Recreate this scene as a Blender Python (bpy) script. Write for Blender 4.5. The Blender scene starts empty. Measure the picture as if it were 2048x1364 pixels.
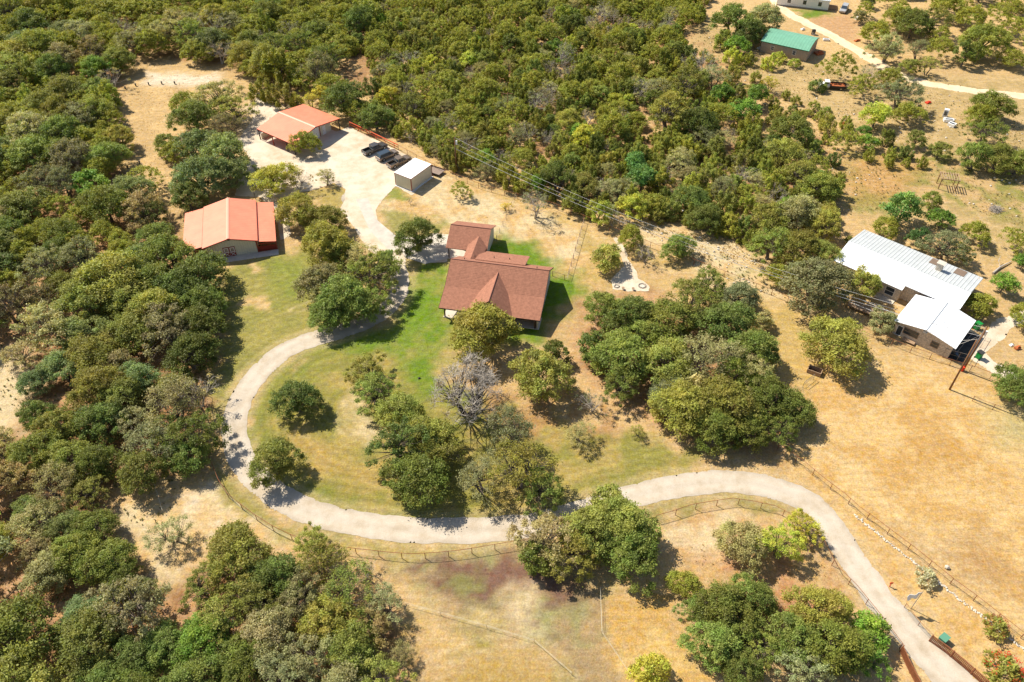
import bpy, math, random
import numpy as np
from mathutils import Vector, Matrix
R_ = math.radians
# ------------------------------------------------------------------ camera, sky, sun, exposure
sc = bpy.context.scene
H = 92.0; PITCH = 43.4; FOC = 1593.0
cd = bpy.data.cameras.new('camera'); cam = bpy.data.objects.new('camera', cd)
sc.collection.objects.link(cam); sc.camera = cam
cam.location = (0, 0, H); cam.rotation_euler = (R_(90 - PITCH), 0, 0)
cd.sensor_width = 36.0; cd.lens = FOC / 2048 * 36; cd.clip_start = 1; cd.clip_end = 6000
SUN_EL, SUN_AZ = 50.0, 145.5          # direction the sun stands in, degrees, math convention (x right, y away)
sd = Vector((math.cos(R_(SUN_EL)) * math.cos(R_(SUN_AZ)), math.cos(R_(SUN_EL)) * math.sin(R_(SUN_AZ)), math.sin(R_(SUN_EL))))
w = bpy.data.worlds.new('World'); sc.world = w; w.use_nodes = True
nt = w.node_tree; sky = nt.nodes.new('ShaderNodeTexSky'); sky.sky_type = 'NISHITA'; sky.sun_disc = False
sky.sun_elevation = R_(SUN_EL); sky.sun_rotation = math.atan2(sd.x, sd.y)
bg = nt.nodes['Background']; bg.inputs['Strength'].default_value = 0.085
nt.links.new(sky.outputs[0], bg.inputs['Color'])
sl = bpy.data.lights.new('sun', 'SUN'); sl.energy = 4.6; sl.angle = R_(0.5); sl.color = (1.0, 0.93, 0.80)
so = bpy.data.objects.new('sun', sl); sc.collection.objects.link(so)
so.rotation_euler = (-sd).to_track_quat('-Z', 'Y').to_euler(); so.location = (-80, 60, 150)
sc.view_settings.view_transform = 'Standard'; sc.view_settings.look = 'None'
sc.view_settings.exposure = 0.68; sc.view_settings.gamma = 1.0
try:
    sc.cycles.max_bounces = 5; sc.cycles.transparent_max_bounces = 4; sc.cycles.use_denoising = True
except Exception: pass
COL = sc.collection
rng = np.random.default_rng(7); rnd = random.Random(11)
S_, C_ = math.sin(R_(PITCH)), math.cos(R_(PITCH))

def P(px, py, z=0.0):
    "point of the place at height z seen in that direction of the photograph"
    x = (px - 1024) / FOC; y = (py - 682) / FOC
    t = (H - z) / (S_ + y * C_)
    return Vector((x * t, (C_ - y * S_) * t, z))
def proj(X, Y, Z=0.0):
    Zz = Z - H; d = Y * C_ - Zz * S_
    return 1024 + FOC * X / d, 682 + FOC * (-(Y * S_ + Zz * C_)) / d
def height_at(base, py):
    lo, hi = 0.0, 25.0
    for _ in range(40):
        m = (lo + hi) / 2
        if proj(base.x, base.y, m)[1] > py: lo = m
        else: hi = m
    return lo
def lin(r, g, b, k=1.0):
    f = lambda c: ((c / 255 + 0.055) / 1.055) ** 2.4 if c > 10 else c / 255 / 12.92
    return (f(r) * k, f(g) * k, f(b) * k)

# ------------------------------------------------------------------ object helpers
def tag(o, label=None, cat=None, group=None, kind=None):
    if label: o['label'] = label
    if cat: o['category'] = cat
    if group: o['group'] = group
    if kind: o['kind'] = kind
    return o
def thing(name, label, cat, loc=(0, 0, 0), rz=0.0, group=None):
    o = bpy.data.objects.new(name, None); COL.objects.link(o); o.location = loc; o.rotation_euler = (0, 0, rz)
    o.empty_display_size = 0.5
    return tag(o, label, cat, group)
def copy_tree(o, parent=None):
    c = o.copy(); COL.objects.link(c); c.parent = parent
    for ch in list(o.children): copy_tree(ch, c)
    return c
class MB:
    def __init__(s): s.v = []; s.f = []
    def poly(s, pts):
        n = len(s.v); s.v += [tuple(p) for p in pts]; s.f.append(tuple(range(n, n + len(pts)))); return s
    def box(s, x0, x1, y0, y1, z0, z1):
        n = len(s.v)
        s.v += [(x, y, z) for z in (z0, z1) for x, y in ((x0, y0), (x1, y0), (x1, y1), (x0, y1))]
        s.f += [tuple(n + i for i in q) for q in ((3, 2, 1, 0), (4, 5, 6, 7), (0, 1, 5, 4), (1, 2, 6, 5), (2, 3, 7, 6), (3, 0, 4, 7))]
        return s
    def prism(s, pts, d):
        "extrude polygon pts (3D, planar) by vector d"
        n = len(s.v); k = len(pts); d = Vector(d)
        s.v += [tuple(p) for p in pts] + [tuple(Vector(p) + d) for p in pts]
        s.f.append(tuple(range(n + k - 1, n - 1, -1))); s.f.append(tuple(range(n + k, n + 2 * k)))
        for i in range(k): j = (i + 1) % k; s.f.append((n + i, n + j, n + k + j, n + k + i))
        return s
    def slab(s, pts, t=0.12):
        return s.prism([Vector(p) - Vector((0, 0, t)) for p in pts], (0, 0, t))
    def tube(s, pts, rs, k=6, cap=True):
        pts = [Vector(p) for p in pts]
        if not hasattr(rs, '__len__'): rs = [rs] * len(pts)
        n0 = len(s.v)
        for i, p in enumerate(pts):
            d = (pts[min(i + 1, len(pts) - 1)] - pts[max(i - 1, 0)]).normalized()
            a = d.orthogonal().normalized() if abs(d.z) < 0.95 else Vector((1, 0, 0))
            a = (a - d * a.dot(d)).normalized(); b = d.cross(a)
            for j in range(k):
                t = 2 * math.pi * j / k; s.v.append(tuple(p + (a * math.cos(t) + b * math.sin(t)) * rs[i]))
        for i in range(len(pts) - 1):
            for j in range(k):
                q = (j + 1) % k; s.f.append((n0 + i * k + j, n0 + i * k + q, n0 + (i + 1) * k + q, n0 + (i + 1) * k + j))
        if cap:
            s.f.append(tuple(n0 + j for j in range(k - 1, -1, -1))); m = n0 + (len(pts) - 1) * k
            s.f.append(tuple(m + j for j in range(k)))
        return s
    def blob(s, c, r, sub=1, rough=0.15, rd=rnd):
        ph = (1 + 5 ** .5) / 2
        V = [Vector(q).normalized() for q in ((-1, ph, 0), (1, ph, 0), (-1, -ph, 0), (1, -ph, 0), (0, -1, ph), (0, 1, ph), (0, -1, -ph), (0, 1, -ph), (ph, 0, -1), (ph, 0, 1), (-ph, 0, -1), (-ph, 0, 1))]
        Fc = [(0, 11, 5), (0, 5, 1), (0, 1, 7), (0, 7, 10), (0, 10, 11), (1, 5, 9), (5, 11, 4), (11, 10, 2), (10, 7, 6), (7, 1, 8), (3, 9, 4), (3, 4, 2), (3, 2, 6), (3, 6, 8), (3, 8, 9), (4, 9, 5), (2, 4, 11), (6, 2, 10), (8, 6, 7), (9, 8, 1)]
        n = len(s.v)
        for q in V:
            k = 1 + rd.uniform(-rough, rough); s.v.append((c[0] + q.x * r[0] * k, c[1] + q.y * r[1] * k, c[2] + q.z * r[2] * k))
        s.f += [tuple(n + i for i in t) for t in Fc]; return s
    def mesh(s, name, m):
        me = bpy.data.meshes.new(name); me.from_pydata(s.v, [], s.f); me.update()
        for q in (m if isinstance(m, (list, tuple)) else [m]): me.materials.append(q)
        return me
    def build(s, name, m, parent=None, smooth=False, bevel=0):
        me = s.mesh(name, m); o = bpy.data.objects.new(name, me); COL.objects.link(o)
        if parent: o.parent = parent
        if smooth: me.polygons.foreach_set('use_smooth', [True] * len(me.polygons))
        if bevel:
            b = o.modifiers.new('bevel', 'BEVEL'); b.width = bevel; b.segments = 2; b.limit_method = 'ANGLE'
        return o
def inst(name, me, parent, loc=(0, 0, 0)):
    o = bpy.data.objects.new(name, me); COL.objects.link(o); o.parent = parent; o.location = loc; return o

# ------------------------------------------------------------------ materials
def mat(name, col, rough=0.8, metal=0.0, noise=None, bump=None, ribs=None, spec=0.3):
    "noise=(scale, amount) mottles the colour; ribs=(axis, spacing, depth) raises seams"
    m = bpy.data.materials.new(name); m.use_nodes = True; t = m.node_tree; N = t.nodes; L = t.links
    b = N['Principled BSDF']; b.inputs['Roughness'].default_value = rough; b.inputs['Metallic'].default_value = metal
    b.inputs['Specular IOR Level'].default_value = spec
    b.inputs['Base Color'].default_value = (*col, 1)
    tc = N.new('ShaderNodeTexCoord')
    if noise:
        n = N.new('ShaderNodeTexNoise'); n.inputs['Scale'].default_value = noise[0]; n.inputs['Detail'].default_value = 6; n.inputs['Roughness'].default_value = 0.65
        L.new(tc.outputs['Object'], n.inputs['Vector'])
        mr = N.new('ShaderNodeMapRange'); mr.inputs['From Min'].default_value = 0.3; mr.inputs['From Max'].default_value = 0.7
        mr.inputs['To Min'].default_value = 1 - noise[1]; mr.inputs['To Max'].default_value = 1 + noise[1]
        L.new(n.outputs['Fac'], mr.inputs['Value'])
        mx = N.new('ShaderNodeVectorMath'); mx.operation = 'SCALE'; mx.inputs[0].default_value = col
        L.new(mr.outputs[0], mx.inputs['Scale']); L.new(mx.outputs[0], b.inputs['Base Color'])
    last = None
    if bump:
        n2 = N.new('ShaderNodeTexNoise'); n2.inputs['Scale'].default_value = bump[0]; n2.inputs['Detail'].default_value = 4
        L.new(tc.outputs['Object'], n2.inputs['Vector'])
        bp = N.new('ShaderNodeBump'); bp.inputs['Distance'].default_value = bump[1]; L.new(n2.outputs['Fac'], bp.inputs['Height']); last = bp
    if ribs:
        ax, sp, dp = ribs
        sep = N.new('ShaderNodeSeparateXYZ'); L.new(tc.outputs['Object'], sep.inputs[0])
        a = N.new('ShaderNodeMath'); a.operation = 'DIVIDE'; L.new(sep.outputs[ax], a.inputs[0]); a.inputs[1].default_value = sp
        f = N.new('ShaderNodeMath'); f.operation = 'PINGPONG'; L.new(a.outputs[0], f.inputs[0]); f.inputs[1].default_value = 0.5
        g = N.new('ShaderNodeMapRange'); L.new(f.outputs[0], g.inputs['Value']); g.inputs['From Min'].default_value = 0.33; g.inputs['From Max'].default_value = 0.48
        bp = N.new('ShaderNodeBump'); bp.inputs['Distance'].default_value = dp; L.new(g.outputs[0], bp.inputs['Height'])
        if last: L.new(last.outputs[0], bp.inputs['Normal'])
        last = bp
        # thin line of darker base colour along each seam
        cur = b.inputs['Base Color'].links[0].from_socket if b.inputs['Base Color'].links else None
        mm = N.new('ShaderNodeMix'); mm.data_type = 'RGBA'
        g2 = N.new('ShaderNodeMath'); g2.operation = 'MULTIPLY'; L.new(g.outputs[0], g2.inputs[0]); g2.inputs[1].default_value = 0.22
        L.new(g2.outputs[0], mm.inputs[0])
        if cur: L.new(cur, mm.inputs[6])
        else: mm.inputs[6].default_value = (*col, 1)
        mm.inputs[7].default_value = (col[0] * .6, col[1] * .6, col[2] * .6, 1); L.new(mm.outputs[2], b.inputs['Base Color'])
    if last: L.new(last.outputs[0], b.inputs['Normal'])
    return m
K = 0.62
M = {}
M['shingle'] = mat('brown_shingles', (0.33, 0.147, 0.092), 0.9, noise=(2.2, .24), bump=(14, .05), ribs=(1, .28, .02))
M['redroof'] = mat('red_metal_roof', (0.78, 0.245, 0.145), 0.5, noise=(.45, .12), ribs=(1, .6, .015))
M['redroof_x'] = mat('red_metal_roof_cross', (0.76, 0.225, 0.125), 0.5, noise=(.45, .12), ribs=(0, .6, .015))
M['redtrim'] = mat('red_trim', (0.28, 0.035, 0.02), 0.55)
M['whiteroof'] = mat('white_metal_roof', (0.82, 0.84, 0.86), 0.4, noise=(.3, .05), ribs=(0, .75, .03))
M['greyroof'] = mat('galvanised_roof', (0.50, 0.52, 0.52), 0.42, noise=(.5, .08), ribs=(0, .62, .05))
M['creamroof'] = mat('cream_roof', (0.84, 0.80, 0.76), 0.5, noise=(.6, .05), ribs=(1, .9, .02))
M['greenroof'] = mat('green_metal_roof', (0.16, 0.37, 0.25), 0.5, noise=(.6, .1), ribs=(0, .8, .03))
M['siding'] = mat('beige_metal_siding', (0.66, 0.60, 0.46), 0.6, noise=(.8, .08), ribs=(0, .45, .03))
M['siding_y'] = mat('beige_metal_siding_side', (0.66, 0.60, 0.46), 0.6, noise=(.8, .08), ribs=(1, .45, .03))
M['tanwall'] = mat('tan_wall', (0.36, 0.29, 0.22), 0.8, noise=(1, .1), ribs=(0, .5, .02))
M['housewall'] = mat('cream_house_wall', (0.62, 0.56, 0.46), 0.8, noise=(1.5, .07), ribs=(2, .2, .015))
M['white'] = mat('white_paint', (0.78, 0.76, 0.72), 0.55, noise=(2, .05))
M['stonewall'] = mat('limestone_masonry', (0.54, 0.46, 0.36), 0.9, noise=(5, .45), bump=(6, .08))
M['concrete'] = mat('concrete', (0.56, 0.50, 0.42), 0.9, noise=(.6, .14), bump=(6, .01))
M['glass'] = mat('window_glass', (0.03, 0.04, 0.05), 0.1, spec=.8)
M['glassblue'] = mat('car_glass', (0.035, 0.05, 0.065), 0.08, spec=1)
M['dark'] = mat('dark_metal', (0.03, 0.028, 0.026), 0.6)
M['darkwood'] = mat('dark_brown_wood', (0.07, 0.035, 0.022), 0.8, noise=(3, .2))
M['wood'] = mat('weathered_wood', (0.36, 0.24, 0.15), 0.85, noise=(3, .25), ribs=(0, .2, .02))
M['postwood'] = mat('pole_wood', (0.19, 0.095, 0.045), 0.85, noise=(2, .25))
M['rust'] = mat('rusty_pipe', (0.26, 0.095, 0.04), 0.75, noise=(2, .3))
M['orange'] = mat('red_orange_pipe', (0.60, 0.08, 0.02), 0.6, noise=(.6, .25))
M['wire'] = mat('galvanised_wire', (0.30, 0.26, 0.22), 0.5, metal=.4)
M['tape'] = mat('pale_fence_tape', (0.62, 0.56, 0.42), 0.8)
M['cable'] = mat('grey_cable', (0.72, 0.70, 0.66), 0.5)
M['stone'] = mat('white_limestone', (0.56, 0.50, 0.41), 0.95, noise=(3, .2), bump=(5, .05))
M['bark'] = mat('tree_bark', (0.16, 0.13, 0.105), 0.95, noise=(5, .35), bump=(9, .05))
M['darkbark'] = mat('dark_bark', (0.07, 0.052, 0.04), 0.95, noise=(5, .35))
M['greybark'] = mat('grey_dead_bark', (0.41, 0.36, 0.30), 0.95, noise=(4, .3))
M['tire'] = mat('tyre_rubber', (0.015, 0.015, 0.015), 0.85)
M['rim'] = mat('wheel_rim', (0.42, 0.42, 0.43), 0.35, metal=.8)
M['bronze'] = mat('bronze_car_paint', (0.20, 0.145, 0.10), 0.2, metal=.35, spec=.6)
M['blackpaint'] = mat('dark_grey_car_paint', (0.085, 0.078, 0.072), 0.2, metal=.3, spec=.6)
M['browngrey'] = mat('brown_grey_car_paint', (0.26, 0.20, 0.15), 0.22, metal=.35, spec=.6)
M['silver'] = mat('silver_car_paint', (0.55, 0.54, 0.52), 0.3, metal=.4, spec=.6)
M['redlamp'] = mat('red_lamp', (0.35, 0.01, 0.008), 0.3)
M['lamp'] = mat('clear_lamp', (0.6, 0.6, 0.58), 0.2)
M['bedliner'] = mat('bed_liner', (0.02, 0.02, 0.02), 0.8)
M['binred'] = mat('red_plastic', (0.62, 0.05, 0.02), 0.5)
M['bingreen'] = mat('green_plastic', (0.01, 0.24, 0.045), 0.45)
M['boxgreen'] = mat('pale_green_metal', (0.10, 0.26, 0.17), 0.5)
M['tarp'] = mat('dark_tarp', (0.045, 0.047, 0.045), 0.8, noise=(1.2, .4))
M['appl'] = mat('white_enamel', (0.80, 0.79, 0.76), 0.35)
M['rustred'] = mat('rust_red_panel', (0.42, 0.12, 0.04), 0.8, noise=(2, .4))
M['char'] = mat('brown_roof_felt', (0.20, 0.14, 0.10), 0.9, noise=(1, .15))

def leafmat(name, trans=0.33):
    m = bpy.data.materials.new(name); m.use_nodes = True; t = m.node_tree; N = t.nodes; L = t.links
    N.remove(N['Principled BSDF']); out = N['Material Output']
    oi = N.new('ShaderNodeObjectInfo'); at = N.new('ShaderNodeAttribute'); at.attribute_name = 'leafrnd'
    sp = N.new('ShaderNodeSeparateColor'); L.new(at.outputs['Color'], sp.inputs[0])
    ry = N.new('ShaderNodeMapRange'); ry.inputs['To Min'].default_value = 0.6; ry.inputs['To Max'].default_value = 1.42; L.new(sp.outputs[0], ry.inputs['Value'])
    hs = N.new('ShaderNodeHueSaturation'); L.new(oi.outputs['Color'], hs.inputs['Color']); L.new(ry.outputs[0], hs.inputs['Value'])
    hh = N.new('ShaderNodeMapRange'); hh.inputs['To Min'].default_value = 0.475; hh.inputs['To Max'].default_value = 0.525; L.new(sp.outputs[1], hh.inputs['Value']); L.new(hh.outputs[0], hs.inputs['Hue'])
    # some sprigs are dry
    gt = N.new('ShaderNodeMapRange'); gt.inputs['From Min'].default_value = 0.90; gt.inputs['From Max'].default_value = 0.97; gt.inputs['To Max'].default_value = .75; L.new(sp.outputs[2], gt.inputs['Value'])
    mx = N.new('ShaderNodeMix'); mx.data_type = 'RGBA'; L.new(gt.outputs[0], mx.inputs[0]); L.new(hs.outputs[0], mx.inputs[6]); mx.inputs[7].default_value = (0.20, 0.14, 0.08, 1)
    d = N.new('ShaderNodeBsdfPrincipled'); d.inputs['Roughness'].default_value = .55; d.inputs['Specular IOR Level'].default_value = .25
    tr = N.new('ShaderNodeBsdfTranslucent'); ms = N.new('ShaderNodeMixShader'); ms.inputs[0].default_value = trans
    tint = N.new('ShaderNodeMix'); tint.data_type = 'RGBA'; tint.blend_type = 'MULTIPLY'; tint.inputs[0].default_value = 1; tint.inputs[7].default_value = (1.5, 1.35, .5, 1)
    L.new(mx.outputs[2], d.inputs['Base Color']); L.new(mx.outputs[2], tint.inputs[6]); L.new(tint.outputs[2], tr.inputs['Color'])
    L.new(d.outputs[0], ms.inputs[1]); L.new(tr.outputs[0], ms.inputs[2]); L.new(ms.outputs[0], out.inputs['Surface'])
    return m
M['leaf'] = leafmat('foliage')

# ------------------------------------------------------------------ numpy helpers
def vnoise(x, y, scale, seed=0):
    "smooth value noise in 0..1"
    r = np.random.default_rng(seed); T = r.random((256, 256))
    X = x / scale + 1000; Y = y / scale + 1000; xi = np.floor(X).astype(int); yi = np.floor(Y).astype(int)
    fx = X - xi; fy = Y - yi; fx = fx * fx * (3 - 2 * fx); fy = fy * fy * (3 - 2 * fy)
    g = lambda a, b: T[a & 255, b & 255]
    return (g(xi, yi) * (1 - fx) + g(xi + 1, yi) * fx) * (1 - fy) + (g(xi, yi + 1) * (1 - fx) + g(xi + 1, yi + 1) * fx) * fy
def seg_dist(X, Y, pts, closed=True):
    d = np.full(X.shape, 1e9); n = len(pts); inside = np.zeros(X.shape, bool)
    for i in range(n if closed else n - 1):
        ax, ay = pts[i]; bx, by = pts[(i + 1) % n]
        dx, dy = bx - ax, by - ay; q = dx * dx + dy * dy + 1e-9
        t = np.clip(((X - ax) * dx + (Y - ay) * dy) / q, 0, 1)
        d = np.minimum(d, np.hypot(X - ax - t * dx, Y - ay - t * dy))
        if closed:
            c = ((ay > Y) != (by > Y)) & (X < (bx - ax) * (Y - ay) / ((by - ay) if by != ay else 1e-9) + ax)
            inside ^= c
    return np.where(inside, -d, d) if closed else d
def G2(lst): return [tuple(P(*q)[:2]) for q in lst]
def smoothline(pts, n=6):
    out = []; pts = [Vector(p) for p in pts]
    for i in range(len(pts) - 1):
        p0 = pts[max(i - 1, 0)]; p1 = pts[i]; p2 = pts[i + 1]; p3 = pts[min(i + 2, len(pts) - 1)]
        for k in range(n):
            t = k / n
            out.append(0.5 * ((2 * p1) + (p2 - p0) * t + (2 * p0 - 5 * p1 + 4 * p2 - p3) * t * t + (3 * p1 - p0 - 3 * p2 + p3) * t ** 3))
    out.append(pts[-1]); return out
def resample(pts, step):
    pts = [Vector(p) for p in pts]; out = [pts[0]]; acc = 0
    for a, b in zip(pts, pts[1:]):
        d = (b - a).length; s = step - acc
        while s <= d: out.append(a + (b - a) * (s / d)); s += step
        acc = (acc + d) % step if d else acc
    return out

# ------------------------------------------------------------------ the ground
drive_px = [(1985, 1440, 5.6), (1930, 1385, 5.0), (1858, 1310, 4.4), (1800, 1243, 4.1), (1762, 1203, 3.9), (1731, 1156, 3.9), (1701, 1113, 3.9), (1662, 1053, 3.9), (1621, 1007, 3.9),
            (1546, 976, 4.0), (1470, 963, 3.9), (1400, 966, 3.9), (1348, 974, 3.9), (1290, 986, 3.8), (1230, 1002, 3.8), (1160, 1025, 3.8), (1100, 1041, 3.8),
            (1040, 1053, 3.9), (960, 1060, 4.0), (880, 1061, 3.9), (800, 1058, 3.9), (720, 1048, 3.9), (650, 1033, 3.9), (590, 1011, 3.9), (540, 980, 3.9),
            (500, 942, 3.9), (477, 902, 3.8), (468, 860, 3.7), (474, 820, 3.7), (494, 778, 3.7), (524, 740, 3.8), (566, 704, 3.8), (620, 680, 3.8), (675, 665, 3.7),
            (725, 647, 3.6), (765, 625, 3.5), (792, 596, 3.4), (800, 565, 3.3), (793, 535, 3.3), (778, 505, 3.6), (757, 480, 4.2), (738, 455, 4.4), (725, 425, 5.5), (715, 395, 6.5)]
drive_c = [P(a, b) for a, b, c in drive_px]
drive_s = smoothline([Vector((p.x, p.y, q[2])) for p, q in zip(drive_c, drive_px)], 6)
YARD = [(512, 196), (560, 214), (600, 300), (660, 268), (700, 254), (760, 284), (830, 318), (872, 345), (850, 362), (824, 392), (792, 372), (768, 396), (752, 420), (757, 448), (784, 468),
        (835, 480), (870, 466), (902, 470), (905, 500), (893, 524), (850, 527), (812, 516), (806, 545), (790, 545), (776, 520), (735, 500), (706, 452), (680, 420), (690, 400), (692, 380),
        (668, 366), (636, 378), (600, 385), (575, 410), (582, 470), (560, 482), (552, 420), (520, 395), (470, 392), (478, 350), (500, 318), (476, 280), (505, 240)]
LAWN = [(640, 690), (720, 660), (790, 640), (818, 575), (815, 520), (870, 500), (905, 540), (960, 480), (1010, 470), (1080, 505), (1130, 540), (1165, 570), (1160, 620), (1128, 668), (1060, 690), (1000, 690), (930, 700), (880, 740), (850, 790), (820, 740), (760, 700), (700, 700)]
def zcol(r, g, b, k=K): return np.array(lin(r, g, b, k))
xs = np.concatenate([[-2500, -900, -420, -260], np.arange(-190, 190.1, .6), [260, 420, 900, 2500]])
ys = np.concatenate([[-600, -150, -40], np.arange(22, 275, .6), [330, 480, 900, 2600]])
GX, GY = np.meshgrid(xs, ys)
wx = GX + (vnoise(GX, GY, 2.2, 1) - .5) * 3.2 + (vnoise(GX, GY, .9, 2) - .5) * 1.4
wy = GY + (vnoise(GX, GY, 2.2, 3) - .5) * 3.2 + (vnoise(GX, GY, .9, 4) - .5) * 1.4
n1 = vnoise(GX, GY, 9, 5); n2 = vnoise(GX, GY, 3.5, 6); n3 = vnoise(GX, GY, 1.3, 7)
mixn = (n1 * .5 + n2 * .3 + n3 * .2)
straw = zcol(236, 194, 128); tan = zcol(220, 180, 118); pale = zcol(240, 212, 160); olive = zcol(166, 158, 76); green = zcol(138, 156, 48)
bright = zcol(118, 152, 14); litter = zcol(176, 128, 82); soil = zcol(220, 168, 114); mauve = zcol(146, 106, 86); sage = zcol(196, 184, 122); chalk = zcol(252, 232, 200)
base = tan[None, None, :] * np.ones(GX.shape + (3,))
t = np.clip((mixn - .35) * 3, 0, 1)[..., None]; base = base * (1 - t) + straw * t
mow = np.zeros(GX.shape)
def zone(px, colr, soft=1.5, amt=1.0, patch=None, col2=None, mowed=0):
    global base, mow
    d = seg_dist(wx, wy, G2(px)); m = np.clip(.5 - d / soft, 0, 1) * amt
    if patch: m = m * np.clip((vnoise(GX, GY, patch[0], patch[2] if len(patch) > 2 else 21) * .6 + n3 * .4 - patch[1]) * 5, 0, 1)
    c = np.ones(GX.shape + (3,)) * colr
    if col2 is not None:
        q = np.clip((n2 * .6 + n3 * .4 - .38) * 4, 0, 1)[..., None]; c = c * (1 - q) + col2 * q
    base = base * (1 - m[..., None]) + c * m[..., None]
    if mowed: mow = np.maximum(mow, np.clip(.5 - d / 3, 0, 1) * mowed)
WL = [(-200, 330), (-200, 1500), (880, 1500), (800, 1240), (700, 1180), (600, 1120), (440, 1120), (340, 1190), (260, 1120), (215, 980), (400, 930), (430, 860), (420, 780), (440, 650), (440, 560), (400, 500), (330, 440), (250, 340), (215, 300)]
WT = [(-200, -120), (1400, -120), (1400, 60), (1520, 150), (1700, 330), (1650, 440), (1480, 480), (1300, 420), (1100, 370), (900, 290), (700, 200), (540, 160), (440, 130), (250, 120), (230, 320), (-200, 330)]
zone(WL, litter, 5, 1, None, soil); zone(WT, zcol(190, 142, 92), 6, 1, None, straw)
zone([(-60, 690), (40, 700), (70, 760), (50, 860), (-60, 880)], pale, 4)
zone([(210, 990), (400, 960), (450, 960), (520, 1035), (590, 1080), (480, 1085), (400, 1110), (330, 1180), (290, 1100), (230, 1060)], pale, 3, 1, None, straw)
zone([(370, 980), (430, 975), (470, 1020), (450, 1060), (390, 1030)], chalk, 4, .8, (2.5, .45, 30))
zone([(255, 140), (330, 112), (440, 150), (420, 250), (340, 330), (330, 430), (240, 330), (245, 240)], straw, 3, 1, None, tan)
zone([(290, 145), (440, 150), (430, 170), (290, 172)], chalk, 3, .9)
zone([(500, 190), (580, 210), (560, 260), (470, 290)], pale, 4, .9, None, chalk)
# tops and clearings of the scrub on the right
zone([(1400, 20), (1520, 110), (1900, 150), (2200, 150), (2200, 520), (1980, 520), (1840, 440), (1740, 440), (1690, 380), (1700, 260), (1500, 160), (1400, 90)], zcol(222, 186, 124), 5, 1, None, zcol(204, 172, 110))
zone([(1590, 30), (1650, 10), (1670, 30), (1640, 40), (1610, 38)], green, 2, .9); zone([(1580, 15), (1640, 20), (1650, 32), (1600, 30)], bright, 2, .7)
zone([(1620, 40), (1700, 25), (1720, 60), (1690, 90), (1640, 60)], soil, 3, .9)
zone([(1260, 440), (1480, 470), (1560, 560), (1640, 620), (1480, 600), (1300, 520)], pale, 3, 1, None, straw)
zone([(1400, 470), (1520, 500), (1560, 570), (1460, 560)], sage, 4, .6, (2, .5, 31))
zone([(1700, 290), (1860, 290), (2100, 390), (2100, 470), (1880, 400), (1740, 440), (1680, 400)], tan, 5, 1, None, olive)
zone([(1690, 310), (1850, 330), (1800, 390), (1700, 400)], zcol(214, 160, 86), 6, .7)
# fields right of the drive
zone([(1560, 700), (1700, 690), (2100, 800), (2200, 1500), (2000, 1400), (1560, 920), (1600, 800)], zcol(240, 196, 124), 4, 1, None, zcol(228, 178, 100))
zone([(1750, 830), (1950, 850), (2040, 980), (1800, 960)], zcol(214, 160, 78), 8, .75, (7, .42, 32))
zone([(1960, 810), (2100, 820), (2100, 900), (2000, 890)], sage, 6, .7)
zone([(1800, 1100), (1960, 1060), (2060, 1180), (1900, 1160)], mauve, 8, .35)
# mown strip along the boundary
zone([(930, 355), (1170, 450), (1310, 510), (1560, 605), (1800, 710), (1750, 740), (1540, 660), (1460, 560), (1250, 510), (1200, 600), (1130, 560), (1000, 420), (900, 400)], zcol(226, 184, 112), 4, .9, None, zcol(204, 172, 92), .6)
zone([(770, 392), (900, 350), (1010, 400), (1160, 460), (1150, 560), (1010, 500), (880, 460), (790, 468), (757, 440)], zcol(230, 186, 118), 2, 1, None, pale, .7)
zone([(757, 425), (790, 420), (870, 440), (900, 452), (880, 466), (790, 470), (762, 450)], olive, 2.5, .9); zone([(792, 374), (826, 392), (812, 398), (770, 396)], green, 1.5, .8)
# lawns
zone([(430, 540), (560, 505), (640, 500), (690, 640), (640, 690), (520, 730), (450, 820), (420, 900), (430, 960), (470, 1000), (600, 1080), (520, 1060), (430, 960), (418, 850), (440, 700)], olive, 2.5, 1, None, zcol(180, 166, 82), 1)
zone([(540, 520), (610, 510), (620, 590), (560, 600)], green, 4, .6); zone([(490, 595), (545, 595), (545, 615), (480, 617)], straw, 1, .85); zone([(498, 528), (518, 526), (518, 548), (498, 548)], straw, .8, .85)
zone([(560, 740), (660, 690), (760, 690), (860, 760), (1150, 850), (1400, 900), (1400, 970), (1160, 1020), (960, 1060), (700, 1050), (560, 990), (490, 900), (500, 820)], zcol(164, 155, 70), 2, 1, None, zcol(194, 168, 88), 1)
zone([(490, 900), (540, 750), (640, 690), (760, 690), (620, 750), (530, 860), (570, 950), (720, 1010), (1000, 1020), (1000, 1052), (820, 1058), (620, 1020), (520, 950)], zcol(142, 150, 54), 3, .7)
zone([(560, 870), (640, 880), (760, 960), (700, 980), (600, 930)], zcol(212, 166, 86), 5, .5)
zone([(820, 780), (900, 740), (1000, 860), (900, 860)], green, 5, .75, (3, .4, 33))
zone([(690, 790), (720, 800), (760, 880), (745, 900), (700, 850)], pale, 2, .7)
zone(LAWN, zcol(160, 162, 66), 4.5, .9, None, zcol(140, 156, 44), .7); zone(LAWN, zcol(132, 156, 26), 4.5, .95, (4.5, .42, 41), zcol(116, 150, 18), .7); zone([(1060, 560), (1110, 555), (1140, 590), (1120, 650), (1070, 670)], bright, 3, .9)
zone([(985, 480), (1060, 495), (1075, 525), (1000, 515)], bright, 2, .8); zone([(800, 590), (870, 560), (880, 640), (800, 680)], zcol(122, 156, 20), 3, .8); zone([(690, 670), (800, 665), (790, 700), (690, 700)], bright, 3, .8)
zone([(835, 715), (860, 705), (868, 775), (840, 770)], bright, 2.5, .7)
zone([(1090, 650), (1170, 590), (1200, 560), (1190, 800), (1120, 720)], zcol(222, 178, 118), 4, .9)
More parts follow.
